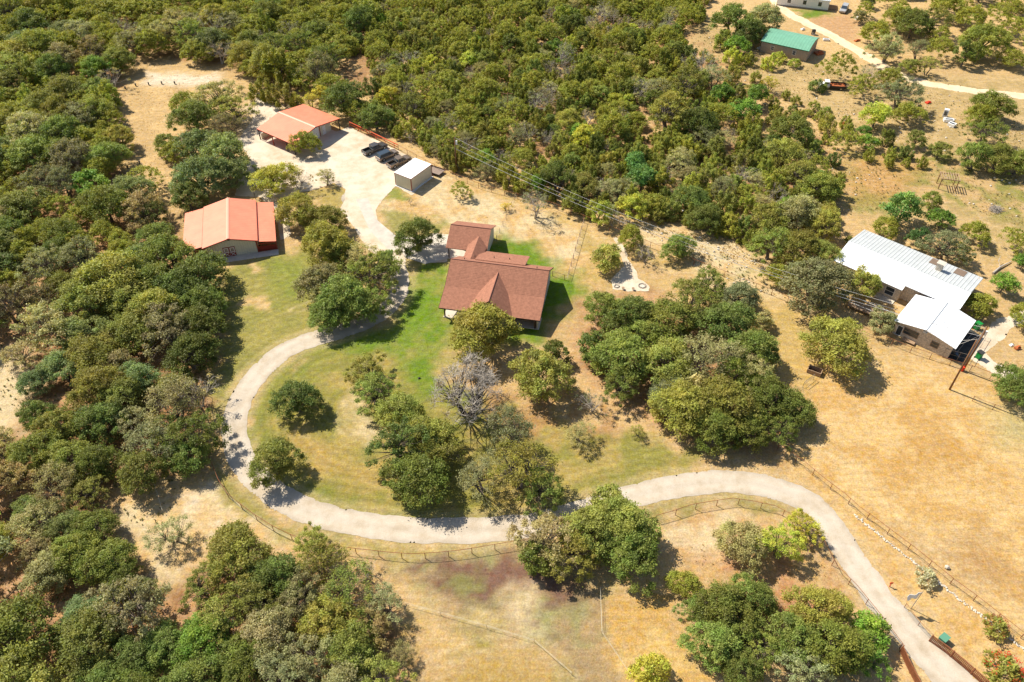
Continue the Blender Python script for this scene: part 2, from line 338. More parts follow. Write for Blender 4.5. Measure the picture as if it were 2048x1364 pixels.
zone([(970, 690), (1000, 780), (1220, 800), (1260, 860), (1100, 900), (960, 860), (950, 800)], zcol(196, 146, 88), 4, .8, (2.5, .35, 34))
zone([(1160, 600), (1300, 580), (1600, 780), (1560, 920), (1300, 840), (1160, 740)], litter, 4, 1, None, soil)
zone([(1300, 560), (1560, 610), (1640, 700), (1600, 800), (1460, 620)], zcol(214, 178, 98), 4, .8, None, None, .8)
zone([(600, 385), (670, 372), (695, 395), (676, 420), (620, 400)], zcol(196, 170, 90), 1.5, 1)
# verge outside the drive, paddocks at the bottom
zone([(600, 1052), (760, 1082), (960, 1086), (1040, 1078), (1000, 1095), (860, 1112), (700, 1098), (560, 1050)], zcol(158, 156, 66), 1.8, .9, None, zcol(196, 168, 84))
zone([(1220, 1022), (1350, 995), (1480, 985), (1560, 1000), (1620, 1040), (1560, 1025), (1460, 1005), (1380, 1018), (1300, 1040)], zcol(172, 156, 78), 1.6, .9)
zone([(430, 930), (470, 950), (560, 1040), (600, 1068), (520, 1045), (440, 975)], zcol(166, 154, 70), 1.5, .9)
zone([(760, 1120), (1040, 1090), (1230, 1170), (1200, 1230), (1250, 1340), (1300, 1420), (1160, 1420), (1100, 1290), (900, 1240), (830, 1190)], zcol(190, 158, 108), 3, 1, None, zcol(178, 170, 108))
zone([(810, 1125), (1000, 1110), (1160, 1180), (1120, 1210), (1000, 1180), (980, 1240), (900, 1210)], mauve, 2, 1, (3.5, .28, 35)); zone([(860, 1160), (960, 1150), (1010, 1200), (920, 1215), (840, 1180)], zcol(160, 160, 84), 2, .7, (2, .42, 45)); zone([(1060, 1190), (1150, 1200), (1130, 1270), (1060, 1260)], mauve, 3, .8, (2.5, .38, 36))
zone([(1020, 1180), (1090, 1190), (1080, 1250), (1010, 1240)], pale, 3, .7)
zone([(780, 1230), (900, 1240), (1060, 1280), (1140, 1340), (1150, 1450), (860, 1450), (830, 1300)], olive, 4, .9, (3, .38, 37), zcol(220, 182, 112)); zone([(900, 1320), (1080, 1300), (1140, 1420), (900, 1420)], zcol(196, 158, 76), 5, .8)
zone([(1200, 1180), (1330, 1190), (1420, 1330), (1400, 1450), (1280, 1420), (1215, 1280)], zcol(222, 174, 92), 2.5, 1, None, zcol(232, 190, 110))
zone([(1330, 1050), (1480, 1020), (1560, 1060), (1480, 1110), (1350, 1120)], zcol(226, 176, 116), 3, 1, None, pale); zone([(1350, 1100), (1640, 1100), (1700, 1260), (1500, 1300), (1400, 1200)], zcol(222, 178, 112), 4, .8, None, zcol(206, 142, 92))
# drive shoulders
dd = seg_dist(GX, GY, [(p.x, p.y) for p in drive_s], closed=False)
m_ = (np.clip(1 - np.abs(dd - 2.4) / 1.1, 0, 1) * .55 * (n3 * .6 + .4))[..., None]; base = base * (1 - m_) + zcol(232, 200, 146) * m_
# worn wheel tracks in the open field
for tr in ([(1570, 905), (1650, 900), (1740, 960), (1830, 1060), (1960, 1160), (2080, 1260)], [(1600, 890), (1700, 940), (1760, 1010), (1850, 1090)], [(1600, 860), (1660, 840), (1800, 800)], [(1700, 700), (1900, 770), (2060, 830)],
           [(760, 1195), (900, 1215), (1035, 1265), (1110, 1310), (1150, 1390)], [(860, 1330), (960, 1290), (1040, 1280)], [(330, 1160), (335, 1090), (320, 1010)], [(880, 370), (1010, 410), (1150, 465), (1240, 500)],
           [(1190, 470), (1230, 500), (1255, 545)], [(590, 620), (640, 600)]):
    q = smoothline([Vector((*P(*a)[:2], 0)) for a in tr], 5); d_ = seg_dist(GX, GY, [(p.x, p.y) for p in q], closed=False)
    m_ = (np.clip(1 - np.abs(np.abs(d_) - .75) / .45, 0, 1) * .5 * (.4 + .6 * n3))[..., None]; base = base * (1 - m_) + pale * 1.03 * m_
ny, nx = GX.shape
me = bpy.data.meshes.new('ground'); idx = np.arange(nx * ny).reshape(ny, nx)
quads = np.stack([idx[:-1, :-1], idx[:-1, 1:], idx[1:, 1:], idx[1:, :-1]], -1).reshape(-1, 4)
def np_mesh(me, V, Q):
    k = Q.shape[1]; me.vertices.add(len(V)); me.vertices.foreach_set('co', V.astype(np.float32).ravel())
    me.loops.add(Q.size); me.loops.foreach_set('vertex_index', Q.astype(np.int32).ravel())
    me.polygons.add(len(Q)); me.polygons.foreach_set('loop_start', np.arange(0, Q.size, k, dtype=np.int32))
    me.polygons.foreach_set('loop_total', np.full(len(Q), k, dtype=np.int32)); me.update(calc_edges=True)
np_mesh(me, np.stack([GX, GY, np.zeros_like(GX)], -1).reshape(-1, 3), quads)
ca = me.color_attributes.new('zonecol', 'FLOAT_COLOR', 'POINT')
ca.data.foreach_set('color', np.concatenate([base.reshape(-1, 3), mow.reshape(-1, 1)], 1).astype(np.float32).ravel())
fa = me.attributes.new('lane', 'FLOAT', 'POINT'); fa.data.foreach_set('value', np.minimum(dd, 60).astype(np.float32).ravel())
ground = bpy.data.objects.new('ground', me); COL.objects.link(ground); tag(ground, kind='structure')
m = bpy.data.materials.new('dry_ground'); m.use_nodes = True; t = m.node_tree; N = t.nodes; L = t.links; b = N['Principled BSDF']
b.inputs['Roughness'].default_value = .95; b.inputs['Specular IOR Level'].default_value = .1
at = N.new('ShaderNodeAttribute'); at.attribute_name = 'zonecol'; la = N.new('ShaderNodeAttribute'); la.attribute_name = 'lane'; tc = N.new('ShaderNodeTexCoord')
def nz(scale, det=5, ro=.65, vec=None):
    n = N.new('ShaderNodeTexNoise'); n.inputs['Scale'].default_value = scale; n.inputs['Detail'].default_value = det; n.inputs['Roughness'].default_value = ro
    L.new(vec or tc.outputs['Object'], n.inputs['Vector']); return n.outputs['Fac']
def mr(sock, a, b_, c, d):
    r = N.new('ShaderNodeMapRange'); L.new(sock, r.inputs['Value'])
    for k_, v_ in zip(('From Min', 'From Max', 'To Min', 'To Max'), (a, b_, c, d)): r.inputs[k_].default_value = v_
    return r.outputs[0]
def mth(op, a, b_=None):
    q = N.new('ShaderNodeMath'); q.operation = op
    for i, v_ in enumerate((a, b_)):
        if v_ is None: continue
        if isinstance(v_, (int, float)): q.inputs[i].default_value = v_
        else: L.new(v_, q.inputs[i])
    return q.outputs[0]
f1 = mr(nz(.9, 8, .75), .32, .68, .80, 1.20); f2 = mr(nz(3.6, 6, .75), .3, .7, .80, 1.20); f3 = mth('MULTIPLY', mr(nz(9, 3, .8), .3, .7, .80, 1.20), mr(nz(4.5, 2, .9), .55, .72, 1.0, .82))
# mown stripes that follow the drive
lw = mth('ADD', la.outputs['Fac'], mth('MULTIPLY', nz(.12, 3), 3.0)); st = mth('SINE', mth('MULTIPLY', lw, 4.4)); st2 = mth('SINE', mth('MULTIPLY', lw, 1.9))
sa = mth('ADD', 1.0, mth('MULTIPLY', mth('MULTIPLY', at.outputs['Alpha'], nz(.25, 3)), mth('ADD', mth('MULTIPLY', st, .12), mth('MULTIPLY', st2, .08))))
# swathes raked across the fields
mp = N.new('ShaderNodeMapping'); mp.inputs['Rotation'].default_value = (0, 0, R_(38)); mp.inputs['Scale'].default_value = (.16, 2.0, 1); L.new(tc.outputs['Object'], mp.inputs['Vector'])
ds = N.new('ShaderNodeVectorMath'); ds.operation = 'ADD'; n_ = N.new('ShaderNodeTexNoise'); n_.inputs['Scale'].default_value = .05; L.new(tc.outputs['Object'], n_.inputs['Vector'])
sc_ = N.new('ShaderNodeVectorMath'); sc_.operation = 'SCALE'; sc_.inputs['Scale'].default_value = 7; L.new(n_.outputs['Color'], sc_.inputs[0]); L.new(mp.outputs[0], ds.inputs[0]); L.new(sc_.outputs[0], ds.inputs[1])
f4 = mr(nz(1.0, 5, .7, ds.outputs[0]), .35, .65, .90, 1.10)
tot = mth('MULTIPLY', mth('MULTIPLY', f1, f2), mth('MULTIPLY', mth('MULTIPLY', f3, f4), sa))
vm = N.new('ShaderNodeVectorMath'); vm.operation = 'SCALE'; L.new(at.outputs['Color'], vm.inputs[0]); L.new(tot, vm.inputs['Scale'])
# dry blades give way to browner thatch in small flecks
hs = N.new('ShaderNodeHueSaturation'); hs.inputs['Value'].default_value = .96; L.new(vm.outputs[0], hs.inputs['Color']); L.new(mr(nz(2.1, 6, .8), .3, .7, .485, .520), hs.inputs['Hue']); L.new(mr(nz(1.3, 4), .3, .7, .78, 1.06), hs.inputs['Saturation'])
L.new(hs.outputs[0], b.inputs['Base Color'])
bp = N.new('ShaderNodeBump'); bp.inputs['Distance'].default_value = .16; bp.inputs['Strength'].default_value = .8
L.new(mth('ADD', nz(3.2, 7, .8), mth('MULTIPLY', nz(.7, 3), .6)), bp.inputs['Height']); L.new(bp.outputs[0], b.inputs['Normal'])
me.materials.append(m)

def sheet_from_mask(name, fn, x0, x1, y0, y1, step, z, m):
    "flat sheet covering the cells where fn(X, Y) < 0, with a ragged edge"
    gx = np.arange(x0, x1, step); gy = np.arange(y0, y1, step); X, Y = np.meshgrid(gx, gy)
    rag = (vnoise(X, Y, 1.1, 50) - .5) * .55 + (vnoise(X, Y, .4, 51) - .5) * .25
    rag = rag * .55; d = fn(X, Y) + rag; keep = d < step * .55
    g1_, g0_ = np.gradient(d, step); gl = np.hypot(g0_, g1_) + 1e-6; edge = d > -step * .8; sh = np.clip(d, -step, step) * edge
    X = X - g0_ / gl * sh / np.maximum(gl, .6); Y = Y - g1_ / gl * sh / np.maximum(gl, .6)
    ii = np.arange(X.size).reshape(X.shape); ok = keep[:-1, :-1] & keep[:-1, 1:] & keep[1:, 1:] & keep[1:, :-1]
    Q = np.stack([ii[:-1, :-1], ii[:-1, 1:], ii[1:, 1:], ii[1:, :-1]], -1)[ok]
    u, inv = np.unique(Q, return_inverse=True); V = np.stack([X.ravel()[u], Y.ravel()[u], np.full(len(u), z)], -1)
    me = bpy.data.meshes.new(name); np_mesh(me, V, inv.reshape(-1, 4)); me.materials.append(m)
    o = bpy.data.objects.new(name, me); COL.objects.link(o); return tag(o, kind='structure')
def gravel(name, c, amt, c2, sc2=.35):
    m = bpy.data.materials.new(name); m.use_nodes = True; t = m.node_tree; N = t.nodes; L = t.links; b = N['Principled BSDF']; b.inputs['Roughness'].default_value = .95; b.inputs['Specular IOR Level'].default_value = .15
    tc = N.new('ShaderNodeTexCoord'); a = N.new('ShaderNodeTexNoise'); a.inputs['Scale'].default_value = sc2; a.inputs['Detail'].default_value = 7; a.inputs['Roughness'].default_value = .7
    f = N.new('ShaderNodeTexNoise'); f.inputs['Scale'].default_value = 7; f.inputs['Detail'].default_value = 4; f.inputs['Roughness'].default_value = .8
    L.new(tc.outputs['Object'], a.inputs[0]); L.new(tc.outputs['Object'], f.inputs[0])
    r = N.new('ShaderNodeMapRange'); L.new(a.outputs[0], r.inputs[0]); r.inputs[1].default_value = .42; r.inputs[2].default_value = .68
    mx = N.new('ShaderNodeMix'); mx.data_type = 'RGBA'; L.new(r.outputs[0], mx.inputs[0]); mx.inputs[6].default_value = (*c, 1); mx.inputs[7].default_value = (*c2, 1)
    r2 = N.new('ShaderNodeMapRange'); L.new(f.outputs[0], r2.inputs[0]); r2.inputs[1].default_value = .3; r2.inputs[2].default_value = .7; r2.inputs[3].default_value = 1 - amt; r2.inputs[4].default_value = 1 + amt
    v = N.new('ShaderNodeVectorMath'); v.operation = 'SCALE'; 
    at = N.new('ShaderNodeAttribute'); at.attribute_name = 'wear'; wr_ = N.new('ShaderNodeMath'); wr_.operation = 'SUBTRACT'; wr_.inputs[0].default_value = 1.04; L.new(at.outputs['Fac'], wr_.inputs[1])
    wm = N.new('ShaderNodeMath'); wm.operation = 'MULTIPLY'; L.new(wr_.outputs[0], wm.inputs[0]); L.new(r2.outputs[0], wm.inputs[1])
    L.new(mx.outputs[2], v.inputs[0]); L.new(wm.outputs[0], v.inputs['Scale']); L.new(v.outputs[0], b.inputs['Base Color'])
    bp = N.new('ShaderNodeBump'); bp.inputs['Distance'].default_value = .03; L.new(f.outputs[0], bp.inputs['Height']); L.new(bp.outputs[0], b.inputs['Normal']); return m
M['caliche'] = gravel('caliche_gravel', zcol(232, 218, 198, .62), .12, zcol(220, 200, 172, .56))
M['yard'] = gravel('white_gravel', zcol(248, 232, 208, .63), .13, zcol(232, 204, 168, .56), .22)
M['dirt'] = gravel('pale_dirt', zcol(250, 226, 190, .72), .10, zcol(240, 208, 168, .68))
wv = [p.z for p in drive_s]; dp = [(p.x, p.y) for p in drive_s]
def f_drive(X, Y):
    best = np.full(X.shape, 1e9)
    for i in range(len(dp) - 1):
        ax, ay = dp[i]; bx, by = dp[i + 1]; dx, dy = bx - ax, by - ay
        t = np.clip(((X - ax) * dx + (Y - ay) * dy) / (dx * dx + dy * dy + 1e-9), 0, 1)
        best = np.minimum(best, np.hypot(X - ax - t * dx, Y - ay - t * dy) - (wv[i] * (1 - t) + wv[i + 1] * t) / 2)
    return best
dw = sheet_from_mask('driveway', f_drive, -46, 70, 36, 150, .25, .024, M['caliche'])
V_ = np.empty(len(dw.data.vertices) * 3, np.float32); dw.data.vertices.foreach_get('co', V_); V_ = V_.reshape(-1, 3)
cx_ = seg_dist(V_[:, 0], V_[:, 1], dp, closed=False); nn = vnoise(V_[:, 0], V_[:, 1], 1.6, 80); n4 = vnoise(V_[:, 0], V_[:, 1], 6, 81)
wear = .10 * np.exp(-((cx_ - .0) / .35) ** 2) * nn + .16 * np.clip((cx_ - 1.35) / .5, 0, 1) * (.3 + nn) + .10 * np.clip(n4 - .55, 0, 1) - .05 * np.exp(-((cx_ - .85) / .25) ** 2)
at_ = dw.data.attributes.new('wear', 'FLOAT', 'POINT'); at_.data.foreach_set('value', wear.astype(np.float32))
yd = G2(YARD); sheet_from_mask('gravel_yard', lambda X, Y: seg_dist(X, Y, yd), -66, -8, 112, 188, .3, .032, M['yard'])
def track(name, pts, w, z, m, st=.35):
    q = smoothline([Vector((*P(*a)[:2], 0)) for a in pts], 6); pq = [(p.x, p.y) for p in q]; X = [p.x for p in q]; Y = [p.y for p in q]
    return sheet_from_mask(name, lambda A, B: seg_dist(A, B, pq, closed=False) - w / 2 + (vnoise(A, B, 2, 60) - .5) * .8, min(X) - 3, max(X) + 3, min(Y) - 3, max(Y) + 3, st, z, m)
track('dirt_road', [(1540, -30), (1560, 14), (1610, 45), (1660, 70), (1720, 105), (1780, 140), (1830, 160), (1900, 175), (1980, 186), (2060, 194), (2180, 215)], 3.6, .016, M['dirt'])
track('gravel_path', [(2060, 630), (2010, 648), (1975, 680), (1950, 700), (1985, 735), (2060, 765)], 3.0, .016, M['yard'])
track('fire_pit_path', [(1232, 478), (1246, 505), (1258, 535), (1272, 558)], 1.3, .02, M['yard'], .2)
fp = G2([(1222, 562), (1226, 578), (1258, 583), (1298, 582), (1300, 574), (1286, 562), (1266, 552), (1260, 530), (1244, 534)])
sheet_from_mask('fire_pit_gravel', lambda X, Y: seg_dist(X, Y, fp), 12, 30, 100, 122, .2, .03, M['yard'])

# ------------------------------------------------------------------ trees
def leaf_mesh(name, C, rc, nleaf, size, r, flat=.8, spiky=0.10, shell=.42, upright=0.85):
    "clumps of small leaf sprays: C centres, rc radii"
    n = len(C); tot = n * nleaf
    c = np.repeat(C, nleaf, 0); rr = np.repeat(rc, nleaf)
    d = r.normal(size=(tot, 3)); d /= np.linalg.norm(d, axis=1)[:, None]; d[:, 2] = np.where(d[:, 2] < -.35, -d[:, 2], d[:, 2])
    q = rr * (shell + (1 - shell) * r.random(tot)) * (1 + spiky * r.normal(size=tot))
    p = c + d * q[:, None] * np.array([1, 1, flat])
    nrm = d * .6 + r.normal(size=(tot, 3)) * .55 + np.array([0, 0, upright]); nrm /= np.linalg.norm(nrm, axis=1)[:, None]
    a = np.cross(nrm, r.normal(size=(tot, 3))); pick = (r.random(tot) < .45)[:, None]; a = np.where(pick, d * .8 + r.normal(size=(tot, 3)) * .5, a)
    a /= np.linalg.norm(a, axis=1)[:, None]; b = np.cross(nrm, a); b /= np.linalg.norm(b, axis=1)[:, None] + 1e-6
    s = size * r.uniform(.6, 1.6, tot)[:, None]; e = s * r.uniform(.35, .65, tot)[:, None]
    V = np.stack([p - a * s, p - b * e, p + a * s, p + b * e], 1).reshape(-1, 3) * 1.0
    me = bpy.data.meshes.new(name); np_mesh(me, V, np.arange(len(V)).reshape(-1, 4))
    cl = np.repeat(r.random(n), nleaf); cv = np.clip(.5 + (np.repeat(r.normal(size=n), nleaf)) * .17 + r.normal(size=tot) * .2, 0, 1)
    ch = np.clip(np.repeat(r.random(n), nleaf) * .7 + r.random(tot) * .3, 0, 1)
    dry = np.clip(cl * .55 + r.random(tot) * .45, 0, 1)
    col = np.stack([cv, ch, dry, np.ones(tot)], -1); ca = me.color_attributes.new('leafrnd', 'FLOAT_COLOR', 'FACE' if False else 'CORNER')
    ca.data.foreach_set('color', np.repeat(col, 4, 0).astype(np.float32).ravel()); me.materials.append(M['leaf']); return me
def limbs(r, R, Ht, C, frac=1.0, trunk=.2, stems=1, m='bark', twig=0):
    b = MB(); rd = random.Random(int(r.integers(1 << 30))); z1 = Ht * .3
    st = []
    for s in range(stems):
        a = rd.uniform(0, 6.28); off = 0 if stems == 1 else trunk * 1.2; ln = R * (.1 if stems == 1 else .28)
        base = Vector((math.cos(a) * off, math.sin(a) * off, -.1)); top = Vector((math.cos(a) * ln, math.sin(a) * ln, z1 * rd.uniform(.8, 1.15)))
        mid = (base + top) / 2 + Vector((rd.uniform(-.1, .1), rd.uniform(-.1, .1), 0)) * R * .3
        b.tube([base, mid, top], [trunk * 1.25, trunk, trunk * .8], 7); st.append(top)
    for i, c in enumerate(C):
        if rd.random() > frac: continue
        c = Vector(c); s = min(st, key=lambda q: (q - c).length)
        k1 = s.lerp(c, .38) + Vector((rd.uniform(-1, 1), rd.uniform(-1, 1), rd.uniform(-.3, 1))) * R * .07
        k2 = s.lerp(c, .72) + Vector((rd.uniform(-1, 1), rd.uniform(-1, 1), rd.uniform(-.5, 1))) * R * .08
        w0 = trunk * rd.uniform(.28, .5); b.tube([s, k1, k2, c], [w0, w0 * .62, w0 * .38, w0 * .16], 5, False)
        for _ in range(twig):
            q = k2.lerp(c, rd.random()); e = q + Vector((rd.uniform(-1, 1), rd.uniform(-1, 1), rd.uniform(-.3, .9))).normalized() * R * rd.uniform(.12, .3)
            m1 = q.lerp(e, .5) + Vector((rd.uniform(-1, 1), rd.uniform(-1, 1), rd.uniform(-1, 1))) * R * .03
            b.tube([q, m1, e], [w0 * .26, w0 * .16, w0 * .06], 4, False)
            for _ in range(2):
                e2 = m1 + Vector((rd.uniform(-1, 1), rd.uniform(-1, 1), rd.uniform(-.4, .9))).normalized() * R * rd.uniform(.07, .16); b.tube([m1, e2], [w0 * .14, w0 * .05], 3, False)
    return b.mesh('trunk', M[m])
def crown_pts(r, n, R, z0, z1, dome=1.0, lop=.2, inner=.5, mind=0.0):
    a0, a1, a2 = r.uniform(0, 6.28, 3); out = []; tries = 0
    while len(out) < n and tries < n * 60:
        tries += 1
        th = r.uniform(0, 6.28); rad = R * (1 + lop * math.sin(2 * th + a0) + lop * .7 * math.sin(3 * th + a1) + lop * .35 * math.sin(5 * th + a2))
        u = r.random() ** .5; k = inner + (1 - inner) * r.random() ** .6
        top = z0 + (z1 - z0) * (max(0, 1 - u * u) ** (.5 * dome)); z = z0 + (top - z0) * k if r.random() < .82 else z0 + (top - z0) * r.random() * .6
        p = (rad * u * math.cos(th), rad * u * math.sin(th), z)
        if mind and any((p[0] - q[0]) ** 2 + (p[1] - q[1]) ** 2 + (p[2] - q[2]) ** 2 < mind * mind for q in out): continue
        out.append(p)
    return np.array(out)
PROTO = {}
def make_protos():
    def reg(kind, R, Ht, crown, trunk): PROTO.setdefault(kind, []).append((R, Ht, crown, trunk))
    for i in range(7):                                   # spreading live oak, clumpy
        r = np.random.default_rng(100 + i); R, Ht = 4.3, 6.6; C = crown_pts(r, 84, R * .92, 1.7, Ht - .6, 1.0, .17, .6, .72)
        rc = r.uniform(.42, 1.08, len(C)); reg('oak', R, Ht, leaf_mesh('crown', C, rc * 1.08, 190, .118, r, spiky=.2), limbs(r, R, Ht, C[:34] * [1.06, 1.06, 1.03], .9, .26, 1 + i % 3, twig=1))
    for i in range(4):                                   # oak with an open, patchy crown
        r = np.random.default_rng(150 + i); R, Ht = 4.2, 6.8; C = crown_pts(r, 56, R * .95, 2.0, Ht - .6, .9, .24, .55, .95)
        rc = r.uniform(.35, .92, len(C)); reg('open_oak', R, Ht, leaf_mesh('crown', C, rc * 1.1, 160, .112, r, shell=.3, spiky=.22), limbs(r, R, Ht, C, .95, .24, 2, twig=1))
    for i in range(4):                                   # small round oak
        r = np.random.default_rng(200 + i); R, Ht = 2.3, 4.2; C = crown_pts(r, 36, R * .88, 1.0, Ht - .4, 1, .15, .6, .55)
        rc = r.uniform(.3, .7, len(C)); reg('small_oak', R, Ht, leaf_mesh('crown', C, rc * 1.05, 160, .105, r, spiky=.2), limbs(r, R, Ht, C[:16], 1, .13, 1 + i % 2))
    for i in range(7):                                   # cedar: many upright plumes, foliage to the ground
        r = np.random.default_rng(300 + i); R, Ht = 2.4, 4.6; C = []; rc = []
        for p in crown_pts(r, 20, R * .85, .5, Ht - .6, 1.1, .16, .75, .75):
            for k in range(3): C.append((p[0] * (.86 + .07 * k), p[1] * (.86 + .07 * k), max(.4, p[2] - .9 + .45 * k))); rc.append(r.uniform(.42, .66) * (1 - .16 * k))
        C = np.array(C); rc = np.array(rc); reg('cedar', R, Ht, leaf_mesh('crown', C, rc * 1.08, 100, .098, r, flat=1.3, spiky=.16, upright=.7), limbs(r, R, Ht, C[::4], .6, .12, 2))
    for i in range(4):                                   # airy grey green tree, limbs show through
        r = np.random.default_rng(400 + i); R, Ht = 4.0, 6.8; C = crown_pts(r, 46, R * .92, 2.2, Ht - .5, .9, .2, .55, .8)
        rc = r.uniform(.55, 1.0, len(C)); reg('airy', R, Ht, leaf_mesh('crown', C, rc * 1.15, 120, .095, r, shell=.1, spiky=.2), limbs(r, R, Ht, C, 1, .2, 2, twig=2))
    for i in range(3):                                   # half bare, twiggy
        r = np.random.default_rng(450 + i); R, Ht = 3.4, 5.6; C = crown_pts(r, 34, R * .92, 1.8, Ht - .4, .9, .25, .55, .8)
        rc = r.uniform(.45, .8, len(C)); reg('twiggy', R, Ht, leaf_mesh('crown', C[::2], rc[::2], 40, .11, r, shell=.1), limbs(r, R, Ht, C, 1, .15, 2, m='greybark', twig=5))
    for i in range(3):                                   # low bush
        r = np.random.default_rng(500 + i); R, Ht = 1.3, 1.7; C = crown_pts(r, 16, R * .75, .3, Ht - .3, 1, .15, .5, .35)
        rc = r.uniform(.28, .5, len(C)); reg('bush', R, Ht, leaf_mesh('crown', C, rc, 70, .10, r), limbs(r, R, Ht, C[:6], 1, .05, 2))
    for i in range(3):                                   # big leaved, heavy clumps
        r = np.random.default_rng(550 + i); R, Ht = 3.0, 5.4; C = crown_pts(r, 26, R * .8, 1.8, Ht - .8, 1, .15, .6, 1.0)
        rc = r.uniform(.7, 1.15, len(C)); reg('broad', R, Ht, leaf_mesh('crown', C, rc, 150, .155, r), limbs(r, R, Ht, C[:14], 1, .15, 1))
make_protos()
TINT = dict(  # linear leaf colours
    dark=(.170, .215, .030), olive=(.290, .300, .045), grey=(.330, .335, .140), mid=(.215, .270, .042), lime=(.44, .47, .04), fresh=(.190, .33, .030), bluegreen=(.215, .280, .090),
    brown=(.330, .285, .120), yellow=(.62, .55, .04), cedar=(.285, .315, .030), cedardark=(.195, .230, .026), orange=(.30, .085, .02), silver=(.45, .45, .30), emerald=(.125, .25, .055))
for k_, c_ in TINT.items():
    g_ = (c_[0] + c_[1]) / 2; TINT[k_] = tuple(1.02 * (v_ * .92 + g_ * .08) * w_ for v_, w_ in zip(c_, (1.04, 1.0, .92)))
CNAME = dict(dark='dark green', olive='olive green', grey='dusty grey green', mid='mid green', lime='lime green', fresh='bright green', bluegreen='bluish green', brown='brownish', yellow='yellow green',
             cedar='olive yellow', cedardark='deep green', orange='orange tinged', silver='silvery', emerald='emerald green')
KNAME = dict(oak=('oak_tree', 'oak'), open_oak=('oak_tree', 'open-crowned oak'), small_oak=('small_oak_tree', 'small round oak'), cedar=('cedar_tree', 'cedar'), airy=('elm_tree', 'thin-leaved elm'), twiggy=('half_bare_tree', 'half-bare twiggy tree'), bush=('bush', 'low bush'), broad=('broadleaf_tree', 'broad-leaved tree'))
LM = [('the barn', 455, 450), ('the red carport', 590, 250), ('the white container', 822, 345), ('the brown-roofed house', 985, 570), ('the white-roofed house', 1830, 590), ('the green-roofed shed', 1580, 95),
      ('the bare dead tree', 935, 800), ('the entrance gate', 1880, 1300), ('the flagpole', 1825, 1215), ('the white SUV', 1690, 20), ('the tall transformer pole', 1903, 779), ('the drive\'s western bend', 468, 860),
      ('the discarded fridges', 1900, 235), ('the pergola frame', 1893, 375), ('the fire pit', 1262, 575), ('the hidden wood pole', 1016, 245), ('the stone pile', 1390, 12), ('the dump truck wreck', 1665, 168)]
LMW = [(n, P(a, b)) for n, a, b in LM]
used_labels = set()
def where(x, y, lead):
    ds = sorted(((math.hypot(x - q.x, y - q.y), n, q) for n, q in LMW), key=lambda t: t[0])
    def ph(d, n, q):
        dx, dy = x - q.x, y - q.y
        a = ('right of' if dx > 0 else 'left of') if abs(dx) > abs(dy) else ('behind' if dy > 0 else 'in front of')
        return '%d m %s %s' % (round(d), a, n)
    for cand in (ph(*ds[0]), ph(*ds[1]), ph(*ds[2]), ph(*ds[0]) + ', %d m from %s' % (round(ds[1][0]), ds[1][1]), ph(*ds[0]) + ', %d m from %s' % (round(ds[2][0]), ds[2][1])):
        s = lead + ' ' + cand
        if s not in used_labels and len(s.split()) <= 16: used_labels.add(s); return s
    d, n, q = ds[0]; s = '%s %.1f m from %s' % (lead, d, n); used_labels.add(s); return s
trees = []   # x, y, R, kind, tint, label, scale z
def tree(px, py, wpx, kind='oak', tint='olive', zs=1.0, label=None, k=None):
    base = PROTO[kind][0]; R = 3.0
    for _ in range(4):
        s = R / base[0]; zc = base[1] * s * zs * .6; p = P(px, py, zc); dep = p.y * C_ + (H - zc) * S_; R = wpx / 2 * dep / FOC
    trees.append([p.x, p.y, R, kind, tint, label, zs, k]); return trees[-1]
T = tree
# -- around the house and the drive
T(960, 652, 138, 'oak', 'olive', 1.0, 'round olive oak against the front porch of the brown-roofed house', 0); T(1082, 742, 128, 'oak', 'olive', 1.05); T(1110, 700, 60, 'small_oak', 'dark')
for a in [(1212, 612, 92, 'oak', 'mid'), (1192, 690, 84, 'small_oak', 'mid'), (1265, 625, 110, 'oak', 'mid'), (1335, 640, 120, 'oak', 'mid'), (1395, 600, 112, 'open_oak', 'olive'), (1455, 640, 118, 'oak', 'mid'),
          (1245, 705, 125, 'oak', 'mid'), (1245, 760, 92, 'open_oak', 'mid'), (1335, 720, 128, 'oak', 'olive'), (1418, 712, 138, 'airy', 'grey'), (1505, 695, 112, 'oak', 'mid'), (1526, 637, 46, 'small_oak', 'grey'), (1365, 805, 128, 'oak', 'olive'),
          (1450, 800, 138, 'oak', 'olive'), (1545, 790, 116, 'oak', 'dark'), (1510, 745, 100, 'open_oak', 'grey'), (1392, 768, 84, 'broad', 'grey'), (1430, 850, 110, 'oak', 'dark'), (1340, 775, 90, 'oak', 'grey'), (1500, 850, 96, 'oak', 'dark'), (1420, 565, 84, 'open_oak', 'mid'), (1480, 590, 84, 'oak', 'grey'), (1590, 815, 92, 'oak', 'mid'), (1480, 745, 90, 'oak', 'mid'), (1290, 665, 90, 'open_oak', 'mid'), (1565, 855, 84, 'open_oak', 'dark')]: T(*a)
T(730, 735, 78, 'open_oak', 'olive'); T(745, 775, 86, 'open_oak', 'mid'); T(800, 815, 96, 'oak', 'olive'); T(805, 880, 130, 'open_oak', 'mid'); T(862, 870, 108, 'oak', 'olive'); T(835, 950, 130, 'oak', 'dark'); T(875, 905, 90, 'airy', 'olive')
T(1015, 860, 120, 'airy', 'grey', 1.1); T(1040, 930, 140, 'airy', 'olive', 1.1); T(965, 955, 100, 'airy', 'grey'); T(1085, 975, 100, 'open_oak', 'mid')
T(590, 792, 90, 'oak', 'mid', 1.1, 'upper of the two lone oaks on the mown lawn inside the drive bend'); T(545, 915, 104, 'oak', 'olive', 1.1, 'lower of the two lone oaks, its shadow across the drive')
T(1162, 868, 66, 'airy', 'grey', .9); T(1275, 862, 36, 'airy', 'olive', .8); T(1185, 800, 66, 'twiggy', 'grey')
